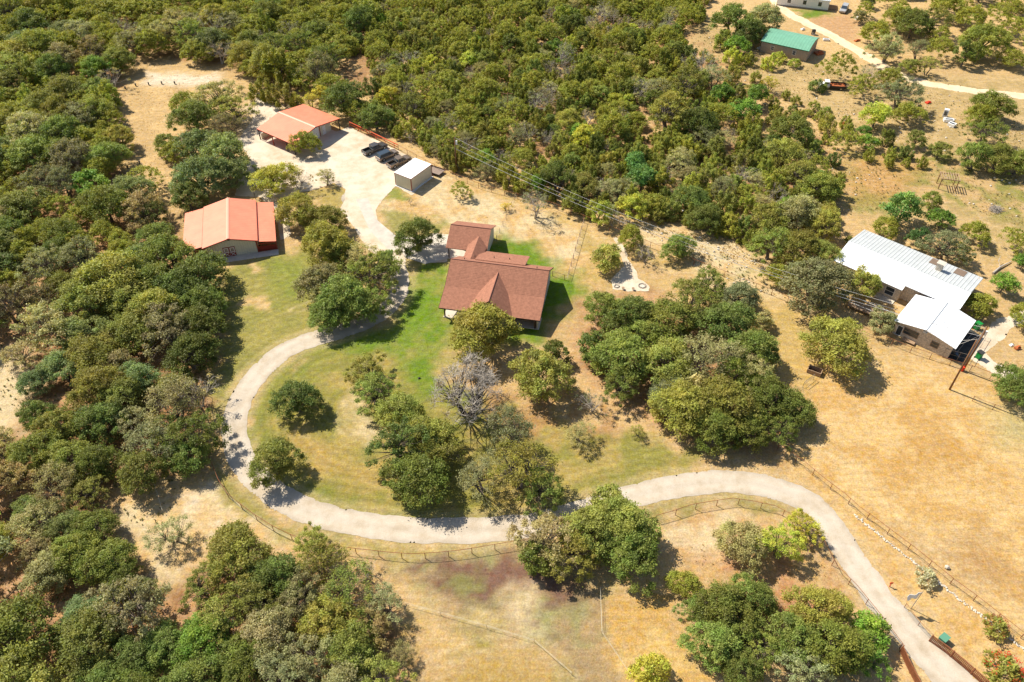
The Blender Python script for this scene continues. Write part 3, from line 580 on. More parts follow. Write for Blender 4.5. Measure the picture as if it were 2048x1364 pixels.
T(650, 480, 108, 'oak', 'olive', 1.1); T(592, 415, 86, 'oak', 'olive', 1.1); T(648, 435, 84, 'oak', 'olive'); T(680, 500, 80, 'oak', 'mid'); T(640, 560, 108, 'oak', 'grey'); T(690, 590, 118, 'oak', 'mid', 1.1); T(745, 540, 108, 'open_oak', 'mid', 1.1)
T(655, 620, 90, 'oak', 'dark'); T(722, 515, 84, 'airy', 'grey'); T(770, 520, 60, 'small_oak', 'mid'); T(735, 600, 92, 'open_oak', 'mid')
T(830, 465, 90, 'oak', 'mid', 1.1, 'round green oak just left of the garage wing'); T(548, 352, 86, 'oak', 'lime', .9, 'yellowish green oak between the barn and the red carport'); T(596, 355, 60, 'twiggy', 'brown'); T(650, 352, 46, 'airy', 'grey', .9)
T(608, 280, 60, 'oak', 'olive', 1.05, 'lone oak in the gravel in front of the red carport'); T(922, 376, 44, 'open_oak', 'olive', 1.0, 'small lone oak on the grass behind the garage wing')
T(1070, 402, 74, 'twiggy', 'grey', 1.1, 'half-bare grey tree on the dry grass behind the house'); T(1012, 412, 24, 'airy', 'yellow', .9); T(1214, 508, 66, 'broad', 'olive', .95, 'dense leafy yellow-green tree beside the fire pit gravel')
T(1262, 470, 56, 'oak', 'mid', 1.3); T(1292, 502, 50, 'twiggy', 'grey', 1.1); T(1357, 488, 68, 'oak', 'mid', .95); T(820, 400, 14, 'twiggy', 'grey', 1.4)
T(1190, 1052, 130, 'oak', 'olive'); T(1250, 1045, 128, 'oak', 'olive', 1.1); T(1100, 1072, 130, 'open_oak', 'brown'); T(1262, 1100, 124, 'oak', 'dark'); T(1150, 1105, 108, 'open_oak', 'olive'); T(1075, 1110, 84, 'small_oak', 'mid'); T(1215, 1005, 90, 'small_oak', 'olive')
T(1490, 1080, 104, 'oak', 'grey'); T(1562, 1080, 100, 'open_oak', 'lime'); T(1608, 1050, 74, 'open_oak', 'lime'); T(1370, 1165, 66, 'oak', 'mid'); T(1455, 1215, 124, 'oak', 'mid'); T(1500, 1185, 96, 'oak', 'mid'); T(1430, 1280, 110, 'oak', 'mid'); T(1392, 1215, 70, 'open_oak', 'mid')
T(1640, 1215, 120, 'oak', 'olive', 1.05); T(1590, 1270, 116, 'oak', 'mid'); T(1670, 1285, 130, 'oak', 'dark', 1.05); T(1745, 1260, 84, 'broad', 'fresh'); T(1722, 1310, 88, 'open_oak', 'fresh'); T(1520, 1290, 90, 'open_oak', 'mid'); T(1480, 1330, 90, 'oak', 'mid'); T(1610, 1330, 100, 'open_oak', 'grey')
T(1300, 1340, 84, 'broad', 'lime', 1, 'lime green tree cut by the bottom edge, in the dry paddock'); T(1675, 675, 132, 'oak', 'olive', 1, 'large lone round oak left of the neighbour\'s deck')
T(1640, 558, 140, 'oak', 'grey'); T(1733, 560, 68, 'small_oak', 'olive', 1.1); T(1770, 636, 62, 'small_oak', 'grey'); T(1545, 430, 84, 'oak', 'olive', 1.1); T(1600, 420, 96, 'oak', 'grey', 1.1); T(1650, 440, 86, 'oak', 'olive'); T(1545, 485, 84, 'open_oak', 'mid', 1.1); T(1600, 490, 100, 'oak', 'olive'); T(1650, 505, 76, 'oak', 'olive'); T(1700, 480, 30, 'bush', 'olive')
T(1560, 545, 60, 'oak', 'mid')
# -- right, behind and beside the neighbour's house
T(1808, 410, 78, 'broad', 'emerald', 1.1); T(1775, 450, 56, 'oak', 'olive'); T(1866, 398, 46, 'small_oak', 'mid', 1.1); T(1886, 432, 50, 'broad', 'fresh'); T(1840, 470, 50, 'small_oak', 'emerald'); T(1900, 486, 86, 'open_oak', 'grey'); T(1955, 462, 60, 'oak', 'olive'); T(1925, 500, 50, 'open_oak', 'grey')
T(1960, 605, 66, 'oak', 'lime', .95); T(2012, 562, 54, 'broad', 'fresh'); T(2040, 480, 66, 'open_oak', 'grey'); T(2050, 520, 40, 'broad', 'fresh'); T(2052, 625, 60, 'oak', 'mid'); T(2040, 765, 96, 'oak', 'dark'); T(1985, 205, 78, 'oak', 'mid', 1.0, 'dark round oak standing beside the dirt road near the right edge'); T(1965, 225, 60, 'oak', 'mid')
T(1980, 258, 70, 'open_oak', 'mid'); T(1952, 305, 70, 'oak', 'mid', 1.1); T(2000, 310, 76, 'oak', 'olive'); T(2040, 320, 70, 'oak', 'mid'); T(1885, 296, 42, 'small_oak', 'olive'); T(1835, 274, 44, 'small_oak', 'olive'); T(1755, 225, 66, 'broad', 'lime', .9, 'lime green round tree beside the dry clearing'); T(1808, 180, 84, 'open_oak', 'grey'); T(1820, 222, 60, 'oak', 'olive'); T(1725, 165, 58, 'open_oak', 'grey')
T(1740, 140, 50, 'twiggy', 'grey'); T(1780, 150, 50, 'oak', 'olive'); T(1680, 125, 66, 'open_oak', 'olive', 1.2); T(1636, 166, 44, 'cedar', 'mid', .7); T(1755, 60, 66, 'oak', 'olive'); T(1775, 90, 74, 'open_oak', 'grey'); T(1720, 30, 30, 'small_oak', 'grey'); T(1830, 40, 78, 'oak', 'mid'); T(1800, 30, 60, 'oak', 'grey'); T(1870, 35, 70, 'open_oak', 'olive'); T(1840, 95, 50, 'airy', 'grey'); T(1880, 90, 60, 'open_oak', 'olive')
T(1975, 75, 90, 'oak', 'mid'); T(1945, 30, 66, 'oak', 'mid'); T(2000, 25, 66, 'open_oak', 'grey'); T(2035, 50, 60, 'open_oak', 'olive'); T(1955, 100, 40, 'small_oak', 'fresh'); T(1820, 130, 40, 'small_oak', 'olive'); T(1858, 128, 46, 'airy', 'olive'); T(1900, 8, 66, 'oak', 'mid'); T(1695, 240, 34, 'cedar', 'mid'); T(1660, 240, 44, 'cedar', 'olive', 1.2); T(1690, 278, 56, 'open_oak', 'grey')
T(1470, 35, 90, 'oak', 'dark'); T(1530, 30, 78, 'oak', 'grey', 1.0); T(1500, 60, 70, 'oak', 'dark'); T(1450, 70, 50, 'cedar', 'mid'); T(1478, 85, 50, 'broad', 'fresh'); T(1465, 105, 44, 'cedar', 'lime'); T(1500, 112, 34, 'cedar', 'mid'); T(1545, 118, 44, 'cedar', 'lime', .8); T(1560, 110, 34, 'bush', 'lime'); T(1590, 122, 30, 'bush', 'lime')
T(1515, 185, 54, 'broad', 'fresh'); T(1540, 165, 40, 'airy', 'yellow'); T(1445, 180, 50, 'broad', 'fresh', 1.1); T(1410, 120, 66, 'twiggy', 'grey'); T(1430, 150, 60, 'airy', 'grey'); T(1490, 215, 64, 'broad', 'fresh', .9); T(1585, 255, 90, 'oak', 'mid', 1.0); T(1560, 225, 50, 'cedar', 'olive'); T(1625, 290, 50, 'cedar', 'mid'); T(1640, 325, 50, 'open_oak', 'olive')
T(1570, 300, 84, 'oak', 'olive', 1); T(1600, 345, 84, 'open_oak', 'olive'); T(1640, 370, 84, 'oak', 'mid'); T(1270, 320, 48, 'broad', 'emerald', 1.2); T(1285, 350, 60, 'broad', 'emerald', 1.1); T(1340, 215, 100, 'open_oak', 'olive', 1.1); T(1400, 240, 84, 'oak', 'dark', 1.1); T(1375, 160, 84, 'open_oak', 'olive', 1.1)
# -- the oaks beside the barn, the crape myrtle bank, the lower wood
T(430, 190, 90, 'open_oak', 'grey', 1.1); T(385, 225, 84, 'oak', 'mid'); T(370, 200, 60, 'oak', 'olive'); T(460, 215, 80, 'open_oak', 'olive'); T(395, 285, 92, 'oak', 'bluegreen', 1.05); T(445, 300, 100, 'oak', 'bluegreen', 1.1); T(350, 300, 60, 'oak', 'bluegreen'); T(400, 345, 112, 'oak', 'bluegreen'); T(460, 340, 84, 'oak', 'bluegreen'); T(330, 285, 54, 'small_oak', 'mid'); T(375, 385, 84, 'oak', 'mid'); T(450, 245, 64, 'airy', 'brown')
T(640, 185, 40, 'small_oak', 'yellow', 1.1); T(622, 198, 40, 'airy', 'yellow'); T(690, 190, 84, 'oak', 'mid', 1.1); T(660, 165, 64, 'oak', 'mid'); T(712, 215, 60, 'oak', 'dark'); T(560, 180, 60, 'cedar', 'olive'); T(520, 165, 60, 'cedar', 'cedar'); T(590, 195, 40, 'cedar', 'olive')
T(340, 1062, 84, 'airy', 'grey', .9, 'thin grey-green oak alone in the dry clearing at lower left'); T(472, 1110, 140, 'oak', 'olive'); T(625, 1085, 86, 'open_oak', 'olive', 1.2); T(640, 1120, 110, 'airy', 'olive'); T(405, 1165, 92, 'open_oak', 'olive'); T(550, 1150, 120, 'oak', 'mid'); T(505, 1190, 116, 'open_oak', 'olive'); T(600, 1190, 116, 'open_oak', 'grey')
T(700, 1180, 120, 'airy', 'mid', 1.0); T(765, 1205, 90, 'airy', 'grey'); T(660, 1240, 128, 'oak', 'olive'); T(440, 1235, 116, 'open_oak', 'olive'); T(535, 1260, 124, 'oak', 'brown'); T(700, 1300, 130, 'oak', 'mid'); T(620, 1310, 124, 'open_oak', 'grey'); T(400, 1280, 116, 'oak', 'fresh'); T(330, 1290, 104, 'oak', 'mid'); T(480, 1320, 120, 'oak', 'dark')
T(570, 1350, 120, 'open_oak', 'grey'); T(760, 1350, 116, 'open_oak', 'olive'); T(690, 1370, 130, 'oak', 'grey'); T(270, 1310, 100, 'oak', 'mid'); T(200, 1360, 116, 'oak', 'mid'); T(385, 1360, 120, 'oak', 'mid'); T(740, 1250, 100, 'open_oak', 'brown')
T(800, 1310, 60, 'airy', 'grey'); T(730, 1135, 60, 'twiggy', 'grey')
# -- edge of the big wood on the left
for a in [(395, 545, 118, 'oak', 'dark'), (330, 500, 108, 'oak', 'mid'), (355, 570, 112, 'oak', 'dark'), (400, 600, 100, 'oak', 'dark'), (300, 560, 100, 'oak', 'mid'), (215, 555, 150, 'oak', 'olive'), (160, 600, 128, 'oak', 'olive'), (250, 600, 110, 'oak', 'olive'),
          (400, 640, 100, 'oak', 'dark'), (330, 650, 124, 'open_oak', 'brown'), (260, 660, 104, 'oak', 'olive'), (380, 700, 108, 'oak', 'dark'), (160, 660, 100, 'oak', 'bluegreen'), (120, 730, 90, 'oak', 'bluegreen'), (70, 760, 70, 'oak', 'bluegreen'), (190, 770, 116, 'oak', 'olive'),
          (240, 790, 100, 'oak', 'olive'), (340, 800, 130, 'airy', 'grey'), (390, 780, 100, 'twiggy', 'grey'), (300, 880, 112, 'airy', 'grey'), (390, 860, 120, 'open_oak', 'dark'), (370, 910, 92, 'oak', 'dark'), (330, 860, 84, 'open_oak', 'mid'), (70, 900, 108, 'oak', 'mid'),
          (110, 960, 112, 'airy', 'grey'), (170, 985, 84, 'open_oak', 'olive'), (185, 1050, 92, 'oak', 'dark'), (150, 1100, 112, 'oak', 'mid'), (210, 1120, 108, 'oak', 'dark'), (240, 1160, 84, 'oak', 'dark'), (90, 1140, 100, 'oak', 'grey'), (60, 1050, 100, 'airy', 'grey'), (285, 1175, 46, 'small_oak', 'bluegreen'),
          (190, 215, 84, 'oak', 'mid'), (195, 175, 70, 'oak', 'mid'), (195, 130, 70, 'oak', 'fresh'), (180, 95, 76, 'open_oak', 'brown'), (120, 110, 84, 'open_oak', 'brown'), (235, 270, 70, 'oak', 'olive'), (200, 290, 60, 'oak', 'olive'), (120, 260, 100, 'oak', 'mid'), (60, 300, 100, 'oak', 'mid'), (160, 230, 80, 'open_oak', 'grey'),
          (260, 375, 84, 'oak', 'bluegreen'), (290, 350, 66, 'open_oak', 'grey'), (280, 410, 92, 'open_oak', 'brown'), (300, 425, 70, 'open_oak', 'dark'), (25, 400, 60, 'oak', 'dark')]: T(*a)
for t_ in trees: t_.append(0)
# -- woods filled in between, thinning out to the right
def inpoly(x, y, pl):
    c = False; n = len(pl)
    for i in range(n):
        ax, ay = pl[i]; bx, by = pl[(i + 1) % n]
        if (ay > y) != (by > y) and x < (bx - ax) * (y - ay) / (by - ay) + ax: c = not c
    return c
OAKF = [(-70, 290), (-70, 1420), (300, 1420), (330, 1260), (262, 1180), (250, 1100), (205, 1020), (200, 960), (290, 945), (400, 890), (425, 800), (420, 720), (430, 640), (425, 560), (370, 490), (295, 450), (245, 385), (200, 335), (150, 310)]
BARE = [(-70, 690), (45, 700), (60, 760), (25, 850), (-70, 860)]
OAKT = [(-70, -70), (760, -70), (740, 40), (690, 90), (660, 150), (600, 160), (500, 140), (430, 110), (330, 92), (250, 105), (215, 170), (228, 250), (225, 320), (150, 330), (-70, 330)]
CED = [(700, 90), (760, -70), (1440, -70), (1400, 20), (1350, 60), (1420, 130), (1470, 140), (1480, 200), (1540, 270), (1660, 330), (1680, 380), (1650, 440), (1500, 470), (1440, 445), (1370, 425), (1300, 420), (1240, 435), (1160, 410), (1090, 375), (1000, 350), (900, 310), (830, 270), (760, 240), (730, 220), (755, 190)]
GAPS = [[(205, 930), (260, 925), (270, 975), (215, 990)], [(195, 420), (230, 425), (225, 450), (200, 450)], [(1380, 300), (1420, 300), (1430, 330), (1390, 330)], [(1180, 200), (1205, 205), (1200, 235), (1180, 230)], [(1440, 250), (1480, 260), (1480, 300), (1450, 290)], [(1230, 250), (1255, 260), (1250, 285), (1235, 280)], [(250, 310), (330, 330), (350, 390), (370, 470), (345, 455), (300, 380), (255, 350)], [(690, 90), (735, 95), (745, 160), (700, 150)], [(790, 228), (850, 230), (850, 248), (790, 250)], [(1270, 190), (1300, 200), (1310, 260), (1290, 290), (1275, 250)], [(1310, 275), (1345, 290), (1340, 312), (1315, 310)], [(1000, 280), (1030, 290), (1060, 330), (1040, 340)],
        [(590, 170), (640, 170), (630, 185), (590, 185)], [(1200, 125), (1225, 130), (1225, 160), (1205, 150)], [(1420, 110), (1460, 130), (1450, 155), (1420, 140)], [(980, 265), (1000, 270), (1020, 300), (990, 300)]]
def fill(pl, n, kinds, rmin, rmax, sep, seed):
    rd = random.Random(seed); W_ = [P(max(-60, min(2110, a)), max(-70, b)) for a, b in pl]; x0, x1 = min(p.x for p in W_) - 5, max(p.x for p in W_) + 5; y0, y1 = min(p.y for p in W_) - 5, max(p.y for p in W_) + 5
    got = 0
    for _ in range(n * 40):
        if got >= n: break
        x, y = rd.uniform(x0, x1), rd.uniform(y0, y1); a, b = proj(x, y, 3.0)
        if not inpoly(a, b, pl) or inpoly(a, b, BARE) or any(inpoly(a, b, g) for g in GAPS): continue
        R = rd.uniform(rmin, rmax)
        if any((x - t[0]) ** 2 + (y - t[1]) ** 2 < (sep * (R + t[2])) ** 2 for t in trees): continue
        v = math.sin(x * .09) + math.sin(y * .11 + x * .05)       # neighbours tend to share a kind
        kk, tt, wts = zip(*kinds); i = rd.choices(range(len(kinds)), [max(.05, q * (1 + .5 * v * (1 if j % 2 else -1))) for j, q in enumerate(wts)])[0]
        trees.append([x, y, R, kk[i], tt[i], None, rd.uniform(.85, 1.2), None, 1]); got += 1
    return got
g1 = fill(OAKF, 140, [('oak', 'mid', 3), ('oak', 'olive', 4), ('open_oak', 'brown', 2), ('oak', 'dark', 2), ('open_oak', 'grey', 2), ('oak', 'bluegreen', 1.2), ('small_oak', 'fresh', .4)], 2.6, 5.9, .62, 3)
g2 = fill(OAKT, 330, [('oak', 'mid', 4), ('oak', 'olive', 3), ('open_oak', 'grey', 2), ('open_oak', 'mid', 2), ('oak', 'bluegreen', 1.5), ('twiggy', 'grey', .5), ('oak', 'olive', 1), ('cedar', 'cedar', 1)], 2.9, 5.7, .52, 5)
g3 = fill(CED, 120, [('open_oak', 'grey', 2), ('oak', 'olive', 2), ('oak', 'mid', 2), ('twiggy', 'grey', 1.1), ('open_oak', 'olive', 2)], 2.6, 4.0, .80, 8)
g4 = fill(CED, 1150, [('cedar', 'cedar', 5), ('cedar', 'cedardark', 2.2), ('cedar', 'olive', 3), ('cedar', 'mid', 2), ('airy', 'grey', 1), ('twiggy', 'brown', .9), ('twiggy', 'grey', .9), ('small_oak', 'mid', 1), ('broad', 'fresh', .35), ('small_oak', 'lime', .5)], 1.3, 3.3, .51, 9)
g5 = fill([(1400, 90), (1500, 130), (1720, 240), (1860, 300), (1860, 330), (1700, 290), (1690, 380), (1540, 300), (1480, 180)], 40, [('cedar', 'cedar', 3), ('cedar', 'mid', 3), ('bush', 'olive', 3), ('broad', 'fresh', 1)], 1.2, 2.4, .95, 12)
g6 = fill([(1700, -60), (2110, -60), (2110, 150), (1960, 140), (1900, 110), (1730, 130)], 30, [('open_oak', 'grey', 3), ('oak', 'olive', 3), ('small_oak', 'mid', 2)], 2.2, 3.8, .85, 13)
print('filled', g1, g2, g3, g4, g5, g6, 'trees', len(trees))
GROUPN = dict(oak='oaks of the dense woods', open_oak='oaks of the dense woods', small_oak='small oaks of the woods', cedar='cedars of the scrub behind the yard', airy='thin-leaved elms', twiggy='half-bare trees of the scrub', bush='low bushes', broad='broad-leaved trees')
def kindkey(k): return KNAME[k][0]
# the nearest 300 of each kind are trees of their own, the rest one far thicket
bykind = {}
for i, t in enumerate(trees): bykind.setdefault(kindkey(t[3]), []).append((t[2] / (t[1] * C_ + H * S_), i))
rest = set()
for kk, l in bykind.items():
    l.sort(reverse=True); rest |= {i for s, i in l[295:]}
print({k: len(v) for k, v in bykind.items()}, 'rest', len(rest))
far_parts = []
for i, t in enumerate(trees):
    x, y, R, kind, tint, label, zs, k = t[:8]
    pr = PROTO[kind]; b = pr[k if k is not None else rnd.randrange(len(pr))]; s = R / b[0]; rz = rnd.uniform(0, 6.28)
    c = TINT[tint]; v = rnd.uniform(.68, 1.26); hue = rnd.uniform(.88, 1.08); colr = (c[0] * v * hue, c[1] * v, c[2] * v / hue, 1)
    if i in rest: far_parts.append((b, s, zs, rz, x, y, colr)); continue
    big = 'large ' if R > 4.6 else ('small ' if R < 2.0 and kind not in ('small_oak', 'bush') else '')
    lab = label or where(x, y, big + CNAME[tint] + ' ' + KNAME[kind][1])
    if label: used_labels.add(label)
    o = thing(KNAME[kind][0], lab, 'bush' if kind == 'bush' else 'tree', (x, y, 0), rz, GROUPN[kind]); o.scale = (s * rnd.uniform(.93, 1.07), s * rnd.uniform(.93, 1.07), s * zs)
    cr = inst('crown', b[2], o); cr.color = colr; inst('trunk', b[3], o)
if far_parts:
    VV = []; CC = []; nv = 0
    for b, s, zs, rz, x, y, colr in far_parts:
        me_ = b[2]; n = len(me_.vertices); v = np.empty(n * 3, np.float32); me_.vertices.foreach_get('co', v); v = v.reshape(-1, 3)
        ca_, sa_ = math.cos(rz), math.sin(rz); v = v.reshape(-1, 4, 3)[::2]; v = (v.mean(1, keepdims=True) + (v - v.mean(1, keepdims=True)) * 1.35).reshape(-1, 3); q = np.stack([(v[:, 0] * ca_ - v[:, 1] * sa_) * s + x, (v[:, 0] * sa_ + v[:, 1] * ca_) * s + y, v[:, 2] * s * zs], -1)
        cc = np.empty(n * 4, np.float32); me_.color_attributes['leafrnd'].data.foreach_get('color', cc); VV.append(q); CC.append(cc.reshape(-1, 4, 4)[::2].reshape(-1, 4))
    V = np.concatenate(VV); me_ = bpy.data.meshes.new('far_thicket'); np_mesh(me_, V, np.arange(len(V)).reshape(-1, 4))
    ca = me_.color_attributes.new('leafrnd', 'FLOAT_COLOR', 'CORNER'); ca.data.foreach_set('color', np.concatenate(CC).ravel()); me_.materials.append(M['leaf'])
    o = bpy.data.objects.new('far_thicket', me_); COL.objects.link(o); o.color = (*TINT['cedar'], 1); tag(o, 'olive scrub filling the gaps between the farthest trees', 'scrub', kind='stuff')

# the big bare oak in front of the house
r = np.random.default_rng(77); b0 = P(935, 828); C = crown_pts(r, 100, 5.6, 3.0, 9.0, .8, .15, .55, .6)
o = thing('dead_tree', 'big bare grey tree with tangled white twigs in front of the house', 'tree', (b0.x, b0.y, 0)); inst('trunk', limbs(r, 5.4, 9.6, C, 1, .34, 2, m='darkbark'), o)
def twigs(r, C, R, rad, n):
    b = MB(); rd = random.Random(5)
    for c in C:
        c = Vector(c)
        for _ in range(n):
            d = Vector((rd.uniform(-1, 1), rd.uniform(-1, 1), rd.uniform(-.35, .9))).normalized(); e = c + d * rd.uniform(.7, 1.6); m1 = c.lerp(e, .5) + Vector((rd.uniform(-1, 1), rd.uniform(-1, 1), rd.uniform(-1, 1))) * .16
            b.tube([c, m1, e], [rad, rad * .7, rad * .35], 3, False)
            for _ in range(3):
                e2 = m1.lerp(e, rd.random()) ; b.tube([e2, e2 + Vector((rd.uniform(-1, 1), rd.uniform(-1, 1), rd.uniform(-.4, .8))).normalized() * rd.uniform(.3, .7)], [rad * .5, rad * .25], 3, False)
    return b
twigs(r, C, 4.4, .034, 10).build('branches', M['greybark'], o)
cr = inst('crown', leaf_mesh('crown', C[(C[:, 0] < -.6)][:16] , r.uniform(.5, .8, len(C[(C[:, 0] < -.6)][:16])), 40, .12, r, shell=.1), o); cr.color = (*TINT['brown'], 1)
# shrubs by the gate
def shrub(px, py, w, tint, label, name, flower=None):
    p = P(px, py); b = PROTO['bush'][1]; dep = p.y * C_ + H * S_; s = w / 2 * dep / FOC / b[0]
    o = thing(name, label, 'shrub', (p.x, p.y, 0), 1.0); o.scale = (s, s, s * 1.1); cr = inst('crown', b[2], o); cr.color = (*TINT[tint], 1); inst('trunk', b[3], o)
    if flower:
        r = np.random.default_rng(9); Cf = crown_pts(r, 26, b[0] * .86, .6, b[1] + .1, 1, .1, .9, .3); f = inst('flowers', leaf_mesh('flowers', Cf, np.full(len(Cf), .22), 12, .05, r), o); f.color = (*flower, 1)
    used_labels.add(label); return o
shrub(1848, 1162, 50, 'silver', 'silvery grey shrub beside the white stone border', 'silver_shrub'); shrub(1985, 1262, 56, 'olive', 'olive shrub with scattered orange leaves beside the field fence', 'crape_myrtle', (.32, .10, .03))
shrub(1995, 1352, 84, 'olive', 'crape myrtle covered in orange red flowers at the lower right corner', 'crape_myrtle', (.55, .07, .02)); shrub(2040, 1372, 60, 'mid', 'orange flowered shrub cut by the lower right corner', 'crape_myrtle', (.55, .08, .02))

# ------------------------------------------------------------------ buildings
def window(par, x, y, z, w, h, axis='x', out=-1, name='window', frame='white', bars=True):
    "window in a wall; axis = direction the wall runs; out = side facing outdoors along the other axis"
    t = .07; f = MB()
    def bx(m, u0, u1, z0, z1, d0, d1):
        lo, hi = sorted((d0 * out, d1 * out))
        if axis == 'x': m.box(x + u0, x + u1, y + lo, y + hi, z + z0, z + z1)
        else: m.box(x + lo, x + hi, y + u0, y + u1, z + z0, z + z1)
    bx(f, -w / 2 - t, w / 2 + t, -t, 0, .004, .07); bx(f, -w / 2 - t, w / 2 + t, h, h + t, .004, .07); bx(f, -w / 2 - t, -w / 2, 0, h, .004, .06); bx(f, w / 2, w / 2 + t, 0, h, .004, .06)
    if bars: bx(f, -w / 2, w / 2, h * .5 - .025, h * .5 + .025, .012, .05)
    o = f.build(name, M[frame], par); g = MB(); bx(g, -w / 2, w / 2, 0, h, .003, .022); g.build('pane', M['glass'], o); return o

# -- brown-roofed house with its garage wing
O_ = P(886, 634); hs_ = thing('house', 'house with brown shingle roof, front gable and garage wing', 'house', O_, R_(-11))
w_ = MB()                                               # walls as one shell: main body, gable ends, rear wing
def gable_wall(m, x, ys, zs, t=.2):                     # profile polygon in y-z at x, thickness t along x
    m.prism([(x, y, z) for y, z in zip(ys, zs)], (t, 0, 0))
zr = lambda v: (2.7 + (v + .7) * .25) if v < 3.9 else (3.85 + (v - 3.9) * .505 if v < 8.55 else 6.2 - (v - 8.55) * .642)
for x in (.3, 16.5): gable_wall(w_, x, [2.9, 13.5, 13.5, 8.55, 3.9, 2.9], [0, 0, zr(13.5) - .13, zr(8.55) - .13, zr(3.9) - .13, zr(2.9) - .13])
w_.box(.5, 16.5, 2.9, 3.1, 0, 3.4); w_.box(.5, 3.6, 13.3, 13.5, 0, 2.7); w_.box(12, 16.5, 13.3, 13.5, 0, 2.7); w_.box(3.7, 3.9, 13.0, 15.6, 0, 2.8); w_.box(11.8, 12.0, 13.0, 15.6, 0, 2.8); w_.box(3.9, 11.8, 15.4, 15.6, 0, 2.8)
w_.box(16.45, 16.65, .1, 2.9, 0.1, 2.72)
w_.build('wall', M['housewall'], hs_)
rf = MB()
for seg in ((-.7, 3.9), (3.9, 8.55), (8.55, 14.0)):
    a, b = seg; za, zb = zr(a), zr(b - 1e-6); rf.slab([(-.4, a, za), (17.1, a, za), (17.1, b, zb), (-.4, b, zb)], .14)
gx, gz, hw = 8.35, 5.5, 3.95; vy = 7.2                  # front gable, meeting the main slope in two valleys
def valley(u):                                          # y where the dormer slope meets the main slope
    z = gz - abs(u - gx) * (gz - 2.75) / hw + .03
    lo, hi = -.7, 8.5
    for _ in range(30):
        m_ = (lo + hi) / 2
        if zr(m_) < z: lo = m_
        else: hi = m_
    return lo
for sgn in (-1, 1):
    us = [gx + sgn * hw * k / 6 for k in range(7)]; front = [(u, -.75, gz - abs(u - gx) * (gz - 2.75) / hw + .03) for u in us]; back = [(u, valley(u) + .12, gz - abs(u - gx) * (gz - 2.75) / hw + .03) for u in us]
    for k in range(6):
        q = [front[k], front[k + 1], back[k + 1], back[k]]
        if (q[2][1] - q[1][1]) < .05 and (q[3][1] - q[0][1]) < .05: continue
        rf.slab(q if sgn > 0 else q[::-1], .1)
ye = lambda z: 0
rf.slab([(3.3, 11.2, 4.62), (12.4, 11.2, 4.62), (12.4, 16.1, 2.95), (3.3, 16.1, 2.95)], .13)
for sgn in (-1, 1):                                     # little link gable running back to the garage
    rf.slab([(2.35, 11.6, 4.32), (2.35 + 1.75 * sgn, 11.6, 3.2), (2.35 + 1.75 * sgn, 17.3, 3.2), (2.35, 18.6, 4.32)], .1)
rf.slab([(-3.5, 16.0, 2.72), (4.3, 16.0, 2.72), (4.3, 20.4, 4.95), (-3.5, 20.4, 4.95)], .13); rf.slab([(-3.5, 20.4, 4.95), (4.3, 20.4, 4.95), (4.3, 24.8, 2.72), (-3.5, 24.8, 2.72)], .13)
roof = rf.build('roof', M['shingle'], hs_)
rm_ = mat('ridge_shingles', (.36, .16, .11), .9)
for q_ in ([(-.4, 8.55, 6.24), (17.1, 8.55, 6.24)], [(-3.5, 20.4, 4.99), (4.3, 20.4, 4.99)], [(gx, -.75, gz + .05), (gx, 7.2, gz + .05)]): MB().tube(q_, .08, 6).build('ridge_cap', rm_, roof)
for a, b in ((3.0, 12.4), (6.4, 13.0), (9.2, 13.2), (1.6, 10.2), (14.8, 9.6)):
    z = zr(b) if b < 11.2 else 4.62 - (b - 11.2) * .34; MB().tube([(a, b, z - .05), (a, b, z + .32)], .07, 8).build('vent_pipe', M['dark'], roof)
fa_ = MB(); fa_.prism([(-.4, -.72, 2.50), (17.1, -.72, 2.50), (17.1, -.72, 2.70), (-.4, -.72, 2.70)], (0, -.03, 0))
fa_.prism([(17.12, -.7, 2.5), (17.12, 3.9, 3.65), (17.12, 8.55, 6.0), (17.12, 14, 2.5), (17.12, 14, 2.7), (17.12, 8.55, 6.2), (17.12, 3.9, 3.85), (17.12, -.7, 2.7)], (.04, 0, 0))
fa_.prism([(-.42, -.7, 2.5), (-.42, 3.9, 3.65), (-.42, 8.55, 6.0), (-.42, 14, 2.5), (-.42, 14, 2.7), (-.42, 8.55, 6.2), (-.42, 3.9, 3.85), (-.42, -.7, 2.7)], (-.04, 0, 0)); fa_.build('fascia', M['darkwood'], hs_)
gb = MB(); gb.prism([(gx - hw + .6, -.35, 2.72), (gx + hw - .6, -.35, 2.72), (gx, -.35, 5.22)], (0, .12, 0)); gb.build('gable_boarding', M['darkwood'], hs_)
pl = MB(); pl.box(.1, 16.9, -.1, 2.9, 0, .14); pl.build('porch_floor', M['concrete'], hs_)
for u in (.35, 4.6, 12.3, 16.2): MB().box(u - .1, u + .1, -.02, .18, .14, 2.62).build('porch_post', M['darkwood'], hs_)
pb_ = MB(); pb_.box(.3, 16.4, -.02, .14, 2.5, 2.68); pb_.build('porch_beam', M['darkwood'], hs_)
window(hs_, 3.0, 2.9, .9, 1.3, 1.2); window(hs_, 13.8, 2.9, .9, 1.6, 1.2); dr = MB().box(8.0, 8.95, 2.82, 2.895, .14, 2.2).build('door', M['darkwood'], hs_); MB().tube([(8.85, 2.80, 1.1), (8.85, 2.74, 1.1)], .03, 6).build('handle', M['rim'], dr)
for y, z in ((5.0, 1.0), (7.6, 1.0), (11.4, 1.0)): window(hs_, 16.7, y, z, .9, 1.2, 'y', 1)
window(hs_, 16.7, 8.5, 3.6, .6, .7, 'y', 1, bars=False); window(hs_, 12.0, 14.5, 1.0, .6, 1.0, 'y', 1)
